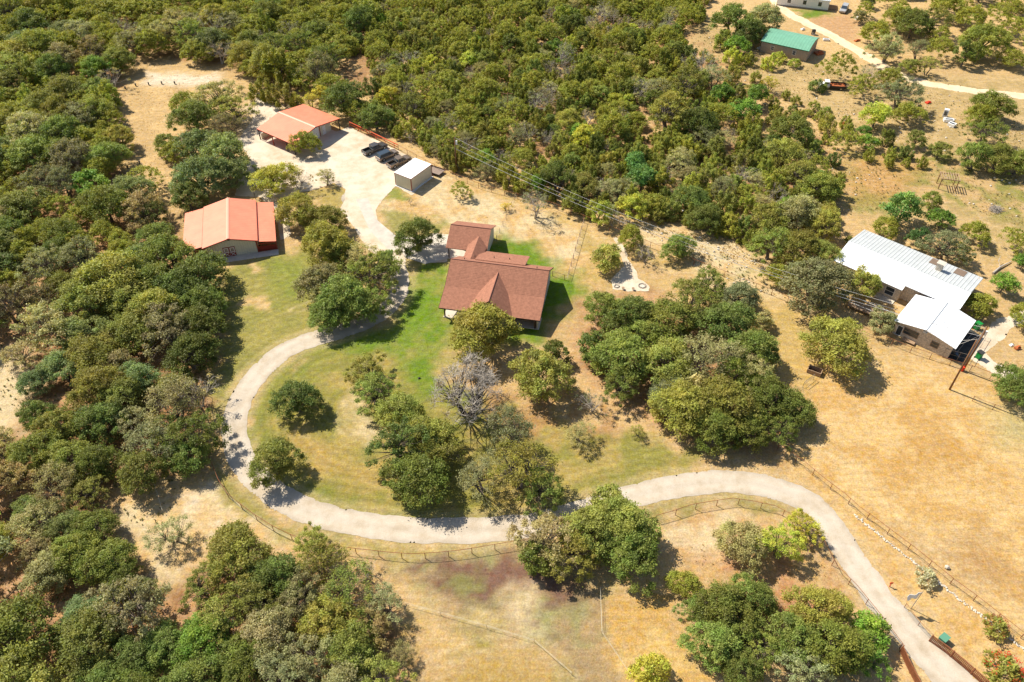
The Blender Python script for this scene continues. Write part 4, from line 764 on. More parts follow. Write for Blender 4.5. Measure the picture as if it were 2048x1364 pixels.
gw = MB(); gw.prism([(3.7, 16.6, 0), (3.7, 24.3, 0), (3.7, 24.3, 2.75), (3.7, 20.4, 4.75), (3.7, 16.6, 2.85)], (.2, 0, 0)); gw.prism([(-1.5, 19.4, 0), (-1.5, 24.3, 0), (-1.5, 24.3, 2.75), (-1.5, 20.4, 4.7), (-1.5, 19.4, 4.2)], (.18, 0, 0))
gw.box(-1.32, 3.7, 24.1, 24.3, 0, 2.7); gw.box(-1.32, 3.7, 19.4, 19.6, 0, 4.1); gw.build('garage_wall', M['housewall'], hs_)
MB().box(-3.3, 3.7, 16.3, 19.4, 0, .10).build('breezeway_floor', M['concrete'], hs_)
for a, b in ((-3.1, 16.5), (-3.1, 24.2), (-3.1, 20.4)): MB().box(a - .08, a + .08, b - .08, b + .08, .0, 4.7 if b == 20.4 else 2.68).build('garage_post', M['darkwood'], hs_)
ap = MB(); ap.poly([tuple(P(a, b, .045)) for a, b in ((790, 470), (838, 476), (870, 466), (899, 474), (898, 516), (850, 528), (815, 516), (795, 500))]); tag(ap.build('concrete_apron', M['concrete']), kind='structure')
ap = MB(); ap.poly([tuple(P(a, b, .040)) for a, b in ((712, 398), (736, 396), (752, 438), (790, 470), (795, 500), (778, 500), (740, 462))]); tag(ap.build('concrete_drive', mat('old_concrete', (.50, .45, .38), .9, noise=(.5, .18))), kind='structure')

# -- barn
O_ = P(518.2, 504.6); bn = thing('barn', 'beige metal barn with red roof, lean-to and white crossed doors', 'barn', O_, R_(14.5))
bw = MB(); bw.prism([(-9.3, 0, 0), (0, 0, 0), (0, 0, 3.0), (-4.75, 0, 4.3), (-9.3, 0, 3.0)], (0, .15, 0)); bw.build('wall', M['siding'], bn); bw = MB(); bw.prism([(-9.3, 13.0, 0), (0, 13.0, 0), (0, 13.0, 3.0), (-4.75, 13.0, 4.3), (-9.3, 13.0, 3.0)], (0, .15, 0)); bw.build('wall', M['siding'], bn)
sw = MB(); sw.box(-.12, 0, .16, 12.99, 0, 2.95); sw.box(-9.3, -9.15, .16, 12.99, 0, 2.95); sw.build('side_wall', M['siding_y'], bn)
br = MB(); br.slab([(-4.75, -.5, 4.38), (.35, -.5, 3.04), (.35, 13.6, 3.04), (-4.75, 13.6, 4.38)], .07); br.slab([(-9.7, -.5, 3.04), (-4.75, -.5, 4.38), (-4.75, 13.6, 4.38), (-9.7, 13.6, 3.04)], .07)
br_o = br.build('roof', M['redroof'], bn); MB().prism([(-5.05, -.5, 4.36), (-4.75, -.5, 4.46), (-4.45, -.5, 4.36)], (0, 14.1, 0)).build('ridge_cap', mat('pale_red_cap', (.78, .34, .23), .5), br_o)
MB().slab([(.42, -.4, 2.72), (3.6, -.4, 2.25), (3.6, 13.2, 2.25), (.42, 13.2, 2.72)], .07).build('lean_to_roof', M['redroof'], bn)
MB().slab([(-13.4, .2, 2.35), (-9.78, .2, 2.92), (-9.78, 13.4, 2.92), (-13.4, 13.4, 2.35)], .07).build('lean_to_roof', M['redroof'], bn)
tr = MB(); tr.prism([(-9.72, -.53, 2.86), (-4.75, -.53, 4.2), (.37, -.53, 2.86), (.37, -.53, 3.04), (-4.75, -.53, 4.39), (-9.72, -.53, 3.04)], (0, -.04, 0)); tr.box(.36, .42, -.5, 13.5, 2.74, 2.98); tr.box(-.14, .06, -.05, .0, 0, 2.95); tr.box(.42, 3.6, -.46, -.41, 2.05, 2.3); tr.box(-9.36, -9.16, -.05, .0, 0, 2.95); tr.build('trim', M['redtrim'], bn)
for y in (0, 4.3, 8.6, 12.9): MB().box(3.35, 3.5, y, y + .15, 0, 2.2).build('lean_to_post', M['redtrim'], bn); MB().box(-13.3, -13.15, y + .3, y + .45, 0, 2.3).build('lean_to_post', M['redtrim'], bn)
MB().box(.02, 3.3, 4.3, 4.4, 0, 2.2).build('stall_panel', M['redtrim'], bn); MB().box(.02, 3.3, .25, .33, 0, 1.1).build('stall_panel', M['redtrim'], bn)
for k in range(2):                                      # two Dutch doors, white crosses on dark red
    x = -6.25 + 1.12 * k; d = MB().box(x, x + 1.06, -.06, -.003, .12, 2.2).build('door', M['redtrim'], bn)
    f = MB(); f.box(x + .08, x + .98, -.085, -.062, .98, 1.12)
    for a, b in ((x + .1, x + .96), (x + .96, x + .1)): f.prism([(a - .06, -.063, .2), (a + .06, -.063, .2), (b + .06, -.063, .95), (b - .06, -.063, .95)], (0, -.02, 0))
    for a in (x + .12, x + .80): f.box(a, a + .14, -.083, -.062, 1.18, 2.05)
    f.box(x + .26, x + .80, -.082, -.062, 1.9, 2.05); f.build('door_trim', M['white'], d); MB().box(x + .3, x + .76, -.078, -.062, 1.2, 1.86).build('pane', M['tanwall'], d)
MB().box(-4.95, -4.55, -.2, -.01, 3.72, 3.95).build('gable_lamp', M['dark'], bn)
MB().box(-9.3, 3.6, -1.7, -.0, 0, .07).build('concrete_apron', M['concrete'], bn)
MB().box(-1.5, -1.1, 5.0, 5.4, 3.3, 3.42).build('roof_vent', M['siding'], bn)

# -- red carport / workshop
O_ = P(645, 271); cpt = thing('carport', 'workshop with wide red metal roof and open carport in the gravel yard', 'building', O_, R_(-36))
cw = MB(); cw.prism([(-.15, -5, 0), (-.15, 2.9, 0), (-.15, 2.9, 3.0), (-.15, -2.9, 3.85), (-.15, -5, 3.45)], (.15, 0, 0)); cw.build('wall', M['siding_y'], cpt); cw = MB(); cw.prism([(-10, -5, 0), (-10, 2.9, 0), (-10, 2.9, 3.0), (-10, -2.9, 3.85), (-10, -5, 3.45)], (.15, 0, 0)); cw.build('wall', M['siding_y'], cpt)
cw = MB(); cw.box(-9.84, -.16, -5, -4.85, 0, 3.3); cw.box(-9.84, -.16, 2.75, 2.9, 0, 3.0); cw.build('long_wall', M['siding'], cpt); MB().box(-10.0, -9.8, -9.4, -5.01, 0, 1.5).build('low_wall', M['siding'], cpt)
cr_ = MB(); cr_.slab([(-10.3, -9.9, 2.78), (1.7, -9.9, 2.78), (1.7, -2.9, 4.02), (-10.3, -2.9, 4.02)], .07); cr_.slab([(-10.3, -2.9, 4.02), (1.7, -2.9, 4.02), (1.7, 4.5, 2.92), (-10.3, 4.5, 2.92)], .07); cro = cr_.build('roof', M['redroof_x'], cpt)
MB().prism([(-10.3, -3.2, 3.98), (-10.3, -2.9, 4.09), (-10.3, -2.6, 3.98)], (12, 0, 0)).build('ridge_cap', mat('pale_red_cap2', (.78, .33, .21), .5), cro)
tr = MB(); tr.prism([(1.72, -9.9, 2.6), (1.72, -2.9, 3.84), (1.72, 4.5, 2.74), (1.72, 4.5, 2.92), (1.72, -2.9, 4.03), (1.72, -9.9, 2.79)], (.04, 0, 0)); tr.box(-10.3, 1.7, -9.96, -9.92, 2.58, 2.78); tr.build('trim', M['redtrim'], cpt)
for a in (-10.1, -5.6, -1.0, 1.5): MB().box(a - .09, a + .09, -9.75, -9.57, 0, 2.68).build('post', M['redtrim'] if a == -5.6 else M['dark'], cpt)
for a in (-10.1, 1.5): MB().box(a - .09, a + .09, 4.1, 4.28, 0, 2.8).build('post', M['dark'], cpt)
MB().box(.004, .05, -4.3, -.9, 0, 2.6).build('roller_door', M['white'], cpt); d = MB().box(.004, .05, .25, 1.15, .05, 2.15).build('door', M['white'], cpt); MB().box(.055, .08, .4, .48, 1.0, 1.15).build('handle', M['dark'], d)
MB().box(.004, .06, -.62, -.45, 0, 3.3).build('corner_trim', M['redtrim'], cpt)
ap = MB(); ap.poly([(-.1, -5.2, .035), (4.6, -5.6, .035), (4.6, 3.0, .035), (-.1, 3.2, .035)]); ap.build('forecourt_slab', mat('forecourt_concrete', (.60, .52, .41), .9, noise=(.5, .12)), cpt)

# -- white container shed
O_ = P(824.2, 384); ct = thing('container', 'white-roofed beige storage container with red corner trim at the yard edge', 'container', O_, R_(56.5))
b = MB(); b.box(0, 6.9, .0, .08, .28, 3.1); b.box(0, 6.9, 4.32, 4.4, .28, 3.1); b.build('long_wall', M['siding'], ct); MB().box(0, .08, .085, 4.315, .28, 3.1).build('end_wall', M['siding_y'], ct); MB().box(6.82, 6.9, .085, 4.315, .28, 3.1).build('end_wall', M['siding_y'], ct)
b = MB(); b.slab([(-.06, -.06, 3.2), (6.96, -.06, 3.2), (6.96, 4.46, 3.26), (-.06, 4.46, 3.26)], .09); b.build('roof', M['creamroof'], ct)
b = MB(); b.box(-.05, .07, -.05, -.003, .28, 3.1); b.box(-.05, -.003, -.003, .09, .28, 3.1); b.box(0, 6.9, -.08, -.062, 3.05, 3.2); b.box(-.08, -.062, -.06, 4.4, 3.1, 3.2); b.box(6.83, 6.95, -.05, -.003, .28, 3.1); b.box(-.05, -.003, 4.3, 4.4, .28, 3.1); b.build('trim', M['redtrim'], ct)
b = MB(); b.box(-.2, 7.1, -.18, 4.5, 0, .12); b.box(0, 6.9, .1, .3, .12, .28); b.box(0, 6.9, 4.1, 4.3, .12, .28); b.build('base_frame', M['white'], ct)

# -- neighbour's white-roofed house
P0 = P(1666.4, 521.4, 3.0); wh = thing('neighbour_house', 'long stone house with white metal roof and lower white-roofed wing', 'house', (P0.x, P0.y, 0), R_(-42))
ww = MB(); ww.box(.5, 12.3, .6, .85, 0, 3.05); ww.box(.5, .75, .85, 12.8, 0, 3.1); ww.box(.75, 21.6, 12.55, 12.8, 0, 2.9); ww.box(21.4, 21.65, 1.9, 12.5, 0, 3.1); ww.box(12.3, 12.5, .6, 2.0, 0, 3.05); ww.box(12.5, 21.4, 1.9, 2.1, 0, 3.1)
ww.prism([(.48, .85, 3.05), (.48, 12.5, 3.05), (.48, 5.6, 4.2)], (.25, 0, 0)); ww.prism([(21.45, 1.9, 3.1), (21.45, 12.5, 3.1), (21.45, 5.6, 4.1)], (.2, 0, 0))
ww.prism([(15.3, -7.9, 0), (24.6, -7.9, 0), (24.6, -7.9, 2.75), (19.9, -7.9, 3.75), (15.3, -7.9, 2.75)], (0, .25, 0)); ww.box(15.3, 15.55, -7.64, .9, 0, 2.75); ww.box(24.35, 24.6, -7.64, .9, 0, 2.75); ww.build('stone_wall', M['stonewall'], wh)
wr = MB(); wr.slab([(0, 0, 3.1), (12.75, 0, 3.1), (12.75, 5.6, 4.35), (0, 5.6, 4.35)], .09); wr.slab([(12.8, 1.3, 3.32), (22.1, 1.3, 3.32), (22.1, 5.6, 4.30), (12.8, 5.6, 4.30)], .09); wr_o = wr.build('front_roof', M['whiteroof'], wh)
MB().slab([(0, 5.62, 4.35), (22.1, 5.62, 4.35), (22.1, 13.2, 2.95), (0, 13.2, 2.95)], .09).build('rear_roof', M['greyroof'], wh)
MB().slab([(14.9, -8.35, 2.84), (20.0, -8.35, 3.86), (20.0, .9, 3.86), (14.9, .9, 2.84)], .08).slab([(20.03, -8.35, 3.86), (25.1, -8.35, 2.84), (25.1, .9, 2.84), (20.03, .9, 3.86)], .08).build('wing_roof', M['creamroof'] if 0 else M['whiteroof'], wh)
MB().tube([(20.0, -8.35, 3.9), (20.0, .9, 3.9)], .07, 5).build('ridge_cap', M['greyroof'], wh)
MB().slab([(13.2, 10.4, 3.53), (15.0, 10.4, 3.53), (15.0, 12.9, 3.07), (13.2, 12.9, 3.07)], .04).slab([(17.6, 10.3, 3.55), (19.4, 10.3, 3.55), (19.4, 12.9, 3.07), (17.6, 12.9, 3.07)], .04).build('flat_roof_patch', M['char'], wh)
ch = MB().box(14.9, 15.9, 8.6, 9.6, 3.4, 5.2).build('chimney', M['stonewall'], wh); MB().box(14.75, 16.05, 8.45, 9.75, 5.2, 5.32).build('chimney_cap', M['stone'], ch)
window(wh, 10.8, .6, .7, 1.5, 1.6, frame='white'); window(wh, 5.5, .6, .9, 1.4, 1.2); window(wh, 18.0, -7.9, 1.1, 2.4, 1.2, frame='wood'); window(wh, 22.0, -7.9, 1.0, 1.2, 1.1, frame='wood'); window(wh, 16.2, -7.9, .2, .8, 1.9, frame='white', bars=False)
MB().box(9.0, 12.3, -.9, .55, 0, .16).build('step', M['stone'], wh)
MB().box(19.6, 20.3, -8.25, -7.9, 3.05, 3.3).build('gable_vent', M['greyroof'], wh)
dk = thing('wooden_deck', 'wooden deck and ramp in front of the white-roofed house', 'deck', P(1700, 605), R_(-38))
b = MB(); b.box(0, 10.5, -1.8, 0, .55, .68); b.box(10.5, 12.5, -4.5, -1.0, .3, .42); b.build('boards', M['wood'], dk)
for k in range(8):
    for y in (-1.75, -.05): MB().box(k * 1.45, k * 1.45 + .1, y - .05, y + .05, 0, 1.5).build('post', M['wood'], dk)
MB().box(0, 10.4, -1.82, -1.76, 1.4, 1.5).box(0, 10.4, -.06, 0, 1.4, 1.5).build('handrail', M['white'], dk)

# -- green-roofed shed, white mobile home
O_ = P(1611, 124); gs = thing('metal_shed', 'tan metal shed with green roof among the brush', 'shed', O_, R_(-31))
b = MB(); b.box(-12.6, 0, 0, .15, 0, 3.0); b.box(-12.6, 0, 9.6, 9.75, 0, 3.0); b.build('long_wall', M['tanwall'], gs); b = MB()
for x in (-12.6, -.15): b.prism([(x, .155, 0), (x, 9.595, 0), (x, 9.595, 3.0), (x, 7.3, 3.75), (x, 4.9, 3.95), (x, 2.4, 3.75), (x, .155, 3.0)], (.15, 0, 0))
b.build('end_wall', M['tanwall'], gs); b = MB(); pr_ = [(-.15, 3.05), (2.4, 3.8), (4.9, 4.05), (7.4, 3.8), (9.95, 3.05)]
for (a, c), (d, e) in zip(pr_, pr_[1:]): b.slab([(-12.85, a, c), (.2, a, c), (.2, d, e), (-12.85, d, e)], .07)
b.build('roof', M['greenroof'], gs); b = MB(); b.prism([(.21, a, c - .16) for a, c in pr_] + [(.21, a, c) for a, c in pr_[::-1]], (.04, 0, 0)); b.box(-12.8, .2, -.2, -.16, 2.85, 3.05); b.build('trim', mat('green_trim', (.03, .16, .09), .5), gs)
for x in (-9.4, -3.5): window(gs, x, 0, 1.2, .8, 1.0)
O_ = P(1655, 22); mh = thing('mobile_home', 'white mobile home cut by the top edge', 'house', O_, R_(-18)); b = MB(); b.box(-15, 0, 0, .15, .3, 2.9); b.box(-.15, 0, .16, 4.3, .3, 2.9); b.box(-15, -14.85, .16, 4.3, .3, 2.9); b.box(-15, 0, 4.31, 4.45, .3, 2.9); b.build('wall', M['white'], mh)
MB().slab([(-15.2, -.2, 2.95), (.2, -.2, 2.95), (.2, 2.2, 3.3), (-15.2, 2.2, 3.3)], .1).slab([(-15.2, 2.23, 3.3), (.2, 2.23, 3.3), (.2, 4.65, 2.95), (-15.2, 4.65, 2.95)], .1).build('roof', M['greyroof'], mh)
for x in (-2.6, -7.0, -11.5): window(mh, x, 0, 1.2, .8, 1.0, frame='dark')
MB().box(-15, 0, .02, 4.4, 0, .3).build('skirting', M['tanwall'], mh); MB().box(0.0, 2.6, 1.2, 4.2, 0, .5).box(.1, 2.6, 1.2, 1.3, .5, 1.4).build('porch', M['wood'], mh)

# ------------------------------------------------------------------ vehicles
def wheel(par, x, y, r=.38, w=.26):
    s = 1 if y > 0 else -1; t = MB().tube([(x, y - w / 2, r), (x, y + w / 2, r)], r, 18).build('wheel', M['tire'], par); MB().tube([(x, y + s * (w / 2 - .02), r), (x, y + s * (w / 2 + .025), r)], r * .6, 10).build('rim', M['rim'], t)
def loft(m, secs):
    "secs: list of (x, [(y, z)...]) with equal counts, closed skin"
    n0 = len(m.v); k = len(secs[0][1])
    for x, q in secs: m.v += [(x, y, z) for y, z in q]
    for i in range(len(secs) - 1):
        for j in range(k): q = (j + 1) % k; m.f.append((n0 + i * k + j, n0 + (i + 1) * k + j, n0 + (i + 1) * k + q, n0 + i * k + q))
    m.f.append(tuple(n0 + j for j in range(k))); m.f.append(tuple(n0 + (len(secs) - 1) * k + j for j in range(k - 1, -1, -1)))
def body_sec(hw, z0, z1, tum=.06): return [(-hw + .05, z0), (-hw, z0 + .18), (-hw, z1 - .16), (-hw + tum, z1 - .03), (-hw + .22, z1), (hw - .22, z1), (hw - tum, z1 - .03), (hw, z1 - .16), (hw, z0 + .18), (hw - .05, z0)]
def arches(par, xs, hw, r=.47):
    for x in xs:
        for s in (-1, 1): MB().tube([(x, s * (hw - .10), .40), (x, s * (hw + .012), .40)], r, 16).build('wheel_arch', M['dark'], par)
def vehicle(kind, name, label, cat, px, py, ang, paint, L_=5.7):
    p = P(px, py); o = thing(name, label, cat, p, R_(ang)); hw = .98; front = L_ / 2; rear = -L_ / 2; b = MB()
    if kind == 'pickup':
        loft(b, [(rear + 1.95, body_sec(hw, .42, 1.06)), (front - 1.35, body_sec(hw, .42, 1.10)), (front - .55, body_sec(hw * .97, .42, 1.06)), (front - .12, body_sec(hw * .92, .42, .96)), (front, body_sec(hw * .86, .48, .86))])
        for s in (-1, 1): b.box(rear, rear + 1.96, min(s * hw, s * (hw - .14)), max(s * hw, s * (hw - .14)), .48, 1.08)
        b.box(rear + .02, rear + .12, -hw + .145, hw - .145, .48, 1.06); body = b.build('body', M[paint], o, bevel=.03)
        bed = MB().box(rear + .125, rear + 1.93, -hw + .145, hw - .145, .50, .60); bed.box(rear + 1.86, rear + 1.94, -hw + .15, hw - .15, .6, 1.09); bed.build('load_bed', M['bedliner'], o)
        cab = MB(); x0, x1 = rear + 1.98, front - 1.45
        q = lambda h, z: [(-h, z[0]), (-h + .16, z[1]), (h - .16, z[1]), (h, z[0])]
        loft(cab, [(x0, q(hw - .07, (1.04, 1.10))), (x0 + .12, q(hw - .07, (1.04, 1.68))), (x0 + .25, q(hw - .08, (1.04, 1.72))), (x1 - .85, q(hw - .08, (1.04, 1.72))), (x1, q(hw - .1, (1.04, 1.12)))]); cab.build('windows', M['glassblue'], o)
        rf = MB().slab([(x0 + .1, -hw + .2, 1.75), (x1 - .84, -hw + .2, 1.75), (x1 - .84, hw - .2, 1.75), (x0 + .1, hw - .2, 1.75)], .07)
        for s in (-1, 1):
            for xx in (x0 + .12, (x0 + x1) / 2 - .35, x1 - .95): rf.prism([(xx, s * (hw - .065), 1.05), (xx + .12, s * (hw - .065), 1.05), (xx + .12, s * (hw - .215), 1.70), (xx, s * (hw - .215), 1.70)], (0, s * .015, 0))
        rf.build('cab_roof', M[paint], o, bevel=.02)
    else:
        zr_ = 1.08
        loft(b, [(rear, body_sec(hw * .93, .45, 1.0)), (rear + .15, body_sec(hw, .42, zr_)), (front - 1.25, body_sec(hw, .42, zr_)), (front - .5, body_sec(hw * .97, .42, 1.03)), (front - .1, body_sec(hw * .9, .42, .92)), (front, body_sec(hw * .84, .48, .84))]); b.build('body', M[paint], o, bevel=.03)
        cab = MB(); x0, x1 = rear + .06, front - 1.2; q = lambda h, z: [(-h, z[0]), (-h + .15, z[1]), (h - .15, z[1]), (h, z[0])]
        loft(cab, [(x0, q(hw - .07, (1.04, 1.1))), (x0 + .35, q(hw - .07, (1.04, 1.66))), (x0 + .6, q(hw - .07, (1.04, 1.70))), (x1 - .9, q(hw - .08, (1.04, 1.68))), (x1, q(hw - .1, (1.04, 1.1)))]); cab.build('windows', M['glassblue'], o)
        rf = MB().slab([(x0 + .3, -hw + .19, 1.73), (x1 - .9, -hw + .19, 1.71), (x1 - .9, hw - .19, 1.71), (x0 + .3, hw - .19, 1.73)], .07)
        for s in (-1, 1):
            rf.tube([(x0 + .5, s * (hw - .24), 1.79), (x1 - 1.1, s * (hw - .24), 1.79)], .025, 5)
            for xx in (x0 + .42, x0 + 1.4, x0 + 2.4): rf.prism([(xx, s * (hw - .06), 1.05), (xx + .1, s * (hw - .06), 1.05), (xx + .1, s * (hw - .205), 1.68), (xx, s * (hw - .205), 1.68)], (0, s * .015, 0))
        rf.build('cab_roof', M['glassblue'] if paint == 'browngrey' else M[paint], o, bevel=.02)
    arches(o, (rear + .98, front - .98), hw)
    for x in (rear + .98, front - .98):
        for s in (-1, 1): wheel(o, x, s * (hw - .10), .39)
    for s in (-1, 1):
        MB().box(front - .16, front + .012, s * .68 - .14, s * .68 + .14, .70, .84).build('headlight', M['lamp'], o); MB().box(rear - .012, rear + .08, s * .84 - .08, s * .84 + .08, .72, .98).build('tail_light', M['redlamp'], o)
        MB().box(front - 1.95, front - 1.8, min(s * (hw + .005), s * (hw + .2)), max(s * (hw + .005), s * (hw + .2)), 1.08, 1.24).build('mirror', M['dark'], o)
    MB().box(front - .05, front + .09, -.86, .86, .42, .60).box(rear - .1, rear + .05, -.86, .86, .42, .58).build('bumper', M['rim'], o)
    return o
a1 = P(1, 1)
def ang(p, q): d = P(*q) - P(*p); return math.degrees(math.atan2(d.y, d.x))
AV = 42
vehicle('pickup', 'pickup_truck', 'dark grey pickup truck with open bed, farthest from the white container', 'pickup truck', 750, 302, AV, 'blackpaint', 5.9)
vehicle('suv', 'suv', 'brown SUV with dark glass roof parked between the two pickup trucks', 'SUV', 775, 315, AV, 'browngrey', 5.1)
vehicle('pickup', 'pickup_truck', 'dark pickup truck with open bed, parked right beside the white container', 'pickup truck', 799, 328, AV, 'bronze', 5.7)
vehicle('suv', 'suv', 'white SUV parked by the mobile home near the top edge', 'SUV', 1687, 22, -118, 'silver', 5.0)
tl = thing('utility_trailer', 'brown flatbed utility trailer standing behind the white container', 'trailer', P(871, 346), R_(-32)); MB().box(-1.9, 1.7, -1.1, 1.1, .5, .62).build('deck', mat('trailer_boards', (.27, .20, .16), .8, noise=(3, .2), ribs=(1, .25, .02)), tl)
MB().box(-1.9, 1.7, 1.12, 1.18, .5, .85).box(-1.9, -1.82, -1.1, 1.1, .63, 1.1).box(1.7, 2.9, -.05, .05, .45, .55).box(-1.9, 1.7, -1.18, -1.12, .5, .70).build('frame', M['dark'], tl)
for s in (-1, 1): wheel(tl, -.3, s * 1.3, .34)
wk = thing('dump_truck_wreck', 'old rusty flatbed truck with orange red bed, half overgrown by a bush', 'truck', P(1662, 176), R_(-8)); MB().box(-.6, 3.4, -1.1, 1.1, .75, .87).build('bed', M['rustred'], wk); MB().box(-.6, 3.4, -1.16, -1.1, .5, 1.1).box(-.6, 3.4, 1.1, 1.16, .5, 1.2).box(3.35, 3.42, -1.1, 1.1, .6, 1.15).build('side_boards', M['dark'], wk)
b = MB(); loft(b, [(-3.2, body_sec(.95, .5, 1.1)), (-2.0, body_sec(1, .5, 1.25)), (-.7, body_sec(1, .5, 1.25))]); b.box(-1.9, -.75, -.85, .85, 1.2, 1.9); b.build('cab', M['white'], wk); MB().box(-1.92, -.9, -.87, .87, 1.35, 1.75).build('windows', M['glass'], wk)
for x in (-2.5, 2.2):
    for s in (-1, 1): wheel(wk, x, s * 1.0, .4)

# ------------------------------------------------------------------ fences
def fence(name, label, pts, h=1.25, step=3.05, post='rust', rail='rust', pr=.045, rr=.035, mesh=True, cat='fence', wires=4):
    q = [Vector((*P(*a)[:2], 0)) for a in pts]; ln = resample(q, step); o = thing(name, label, cat, ln[0]); used_labels.add(label); o0 = ln[0]
    top = [p - o0 + Vector((0, 0, h)) for p in q]
    if rail: MB().tube(top, rr, 5).build('rail', M[rail], o)
    if mesh:
        b = MB()
        for k in range(wires): b.tube([p - o0 + Vector((0, 0, h * (k + .4) / wires)) for p in q], .009, 3, False)
        b.build('wire', M['wire'], o)
    pm = MB().tube([(0, 0, 0), (0, 0, h + .03)], pr, 6).mesh('post', M[post])
    for p in ln: inst('post', pm, o, p - o0)
    return o
fence('wire_fence', 'rusty pipe and wire fence running along the scrub from the yard to the far gate', [(797, 300), (880, 345), (960, 378), (1050, 402), (1106, 416), (1169, 442), (1236, 469), (1309, 499), (1396, 533), (1440, 550), (1526, 584), (1560, 598), (1618, 624), (1748, 676), (1818, 705), (1900, 731), (1941, 743), (1994, 764), (2060, 792)], 1.3)
b0_ = P(700, 254); gp = thing('pipe_barrier', 'orange red pipe barrier at the back of the gravel yard', 'barrier', b0_); q_ = [P(700, 254) - b0_, P(745, 275) - b0_, P(797, 300) - b0_]
MB().tube([p + Vector((0, 0, 1.3)) for p in q_], .11, 8).tube([p + Vector((0, 0, .7)) for p in q_], .08, 8).build('pipe', M['orange'], gp)
for p in resample(q_, 3): MB().tube([p, p + Vector((0, 0, 1.3))], .07, 6).build('post', M['orange'], gp)
fence('garden_fence', 'thin garden fence with pale rail running from the house corner to the boundary', [(1105, 552), (1134, 561), (1151, 502), (1168, 444)], 1.15, 2.4, 'postwood', 'wood', .05, .035)
fence('garden_fence', 'low wire fence behind the garage wing beside the small yellow tree', [(993, 480), (1013, 437), (1028, 400), (1040, 378)], 1.1, 2.4, 'postwood', None, .04)
fence('pipe_fence', 'long rusty pipe fence between the drive verge and the open dry field', [(1555, 898), (1600, 930), (1648, 970), (1684, 997), (1715, 1025), (1750, 1050), (1788, 1079), (1825, 1107), (1865, 1139), (1904, 1171), (1947, 1202), (2030, 1268), (2075, 1302)], 1.3)
fence('pipe_fence', 'rusty pipe fence curving between the lower drive edge and the round paddock oaks', [(1310, 1042), (1345, 1032), (1380, 1020), (1421, 1013), (1462, 1007), (1503, 1013), (1546, 1022), (1580, 1040), (1612, 1062), (1642, 1090), (1669, 1142), (1707, 1179), (1760, 1245), (1802, 1302)], 1.3)
fence('pipe_fence', 'rusty pipe fence following the outside of the big drive bend', [(415, 790), (418, 850), (424, 927), (440, 968), (458, 996), (484, 1018), (513, 1040), (548, 1062), (590, 1082), (640, 1098), (700, 1106), (744, 1111), (788, 1116), (826, 1118), (871, 1116), (919, 1111), (963, 1104), (1004, 1097), (1060, 1088)], 1.3)
fence('wire_fence', 'pale two-strand tape fence across the lower left of the paddock', [(790, 1205), (830, 1215), (900, 1235), (960, 1252), (1035, 1275), (1080, 1288), (1120, 1318), (1165, 1380)], .8, 6, 'wire', None, .02, mesh=False).name = 'tape_fence'
fence('wire_fence', 'pale tape fence curving through the middle of the dry paddock', [(1200, 1180), (1190, 1215), (1205, 1275), (1230, 1310), (1262, 1355)], .8, 6, 'wire', None, .02, mesh=False).name = 'tape_fence'
fence('wire_fence', 'faint wire fence beside the thin oak in the lower left clearing', [(296, 925), (312, 975), (330, 1035)], .8, 5, 'wire', None, .02, mesh=False).name = 'tape_fence'
for fo in [o for o in COL.objects if o.name.startswith('tape_fence')]:
    posts = [c for c in fo.children if c.name.startswith('post')]; b = MB()
    for zz in (.72, .45): b.tube([c.location + Vector((0, 0, zz)) for c in posts], .014, 4, False)
    b.build('tape', M['tape'], fo)
fence('yard_fence', 'low wire fence along the drive edge above the entrance gate', [(1808, 1215), (1826, 1240), (1845, 1262), (1860, 1277)], 1.0, 2.5, 'rust', 'rust', .035, .025)
fence('wire_fence', 'short piece of pipe fence in the field below the tall poles', [(1944, 802), (1965, 812), (1995, 822)], 1.1, 3, 'rust', 'rust', .045, .03)
def board_fence(label, pts, h=1.35):
    q = [Vector((*P(*a)[:2], 0)) for a in pts]; o0 = q[0]; o = thing('entrance_fence', label, 'fence', o0); used_labels.add(label); b = MB()
    for p in resample(q, .16): p = p - o0; b.box(p.x - .045, p.x + .045, p.y - .045, p.y + .045, .1, h - .03)
    b.build('pickets', M['rust'], o); MB().tube([p - o0 + Vector((0, 0, h)) for p in q], .06, 5).tube([p - o0 + Vector((0, 0, .15)) for p in q], .05, 5).build('rail', M['orange'] if 0 else M['rust'], o)
    for p in resample(q, 2.6): MB().tube([p - o0, p - o0 + Vector((0, 0, h + .12))], .08, 6).build('post', M['rust'], o)
board_fence('rusty picket entrance fence along the right side of the drive', [(1858, 1282), (1890, 1305), (1925, 1334), (1975, 1378)]); board_fence('rusty entrance gate under the trees on the left side of the drive', [(1799, 1303), (1812, 1332), (1834, 1375)])
b = MB(); q_ = [Vector((*P(*a)[:2], 0)) for a in [(1712, 1027), (1760, 1066), (1800, 1097), (1860, 1146), (1900, 1178), (1940, 1210), (1972, 1232), (2010, 1265), (2050, 1294), (2075, 1312)]]
for p in resample(q_, .13):
    p = p + Vector((rnd.uniform(-.16, .16) - .25, rnd.uniform(-.16, .16) - .25, 0)); b.blob((p.x, p.y, .05), (rnd.uniform(.06, .2), rnd.uniform(.06, .2), rnd.uniform(.05, .12)), rough=.3)
tag(b.build('stone_border', M['stone']), 'row of white limestone rocks edging the verge below the field fence', 'border')

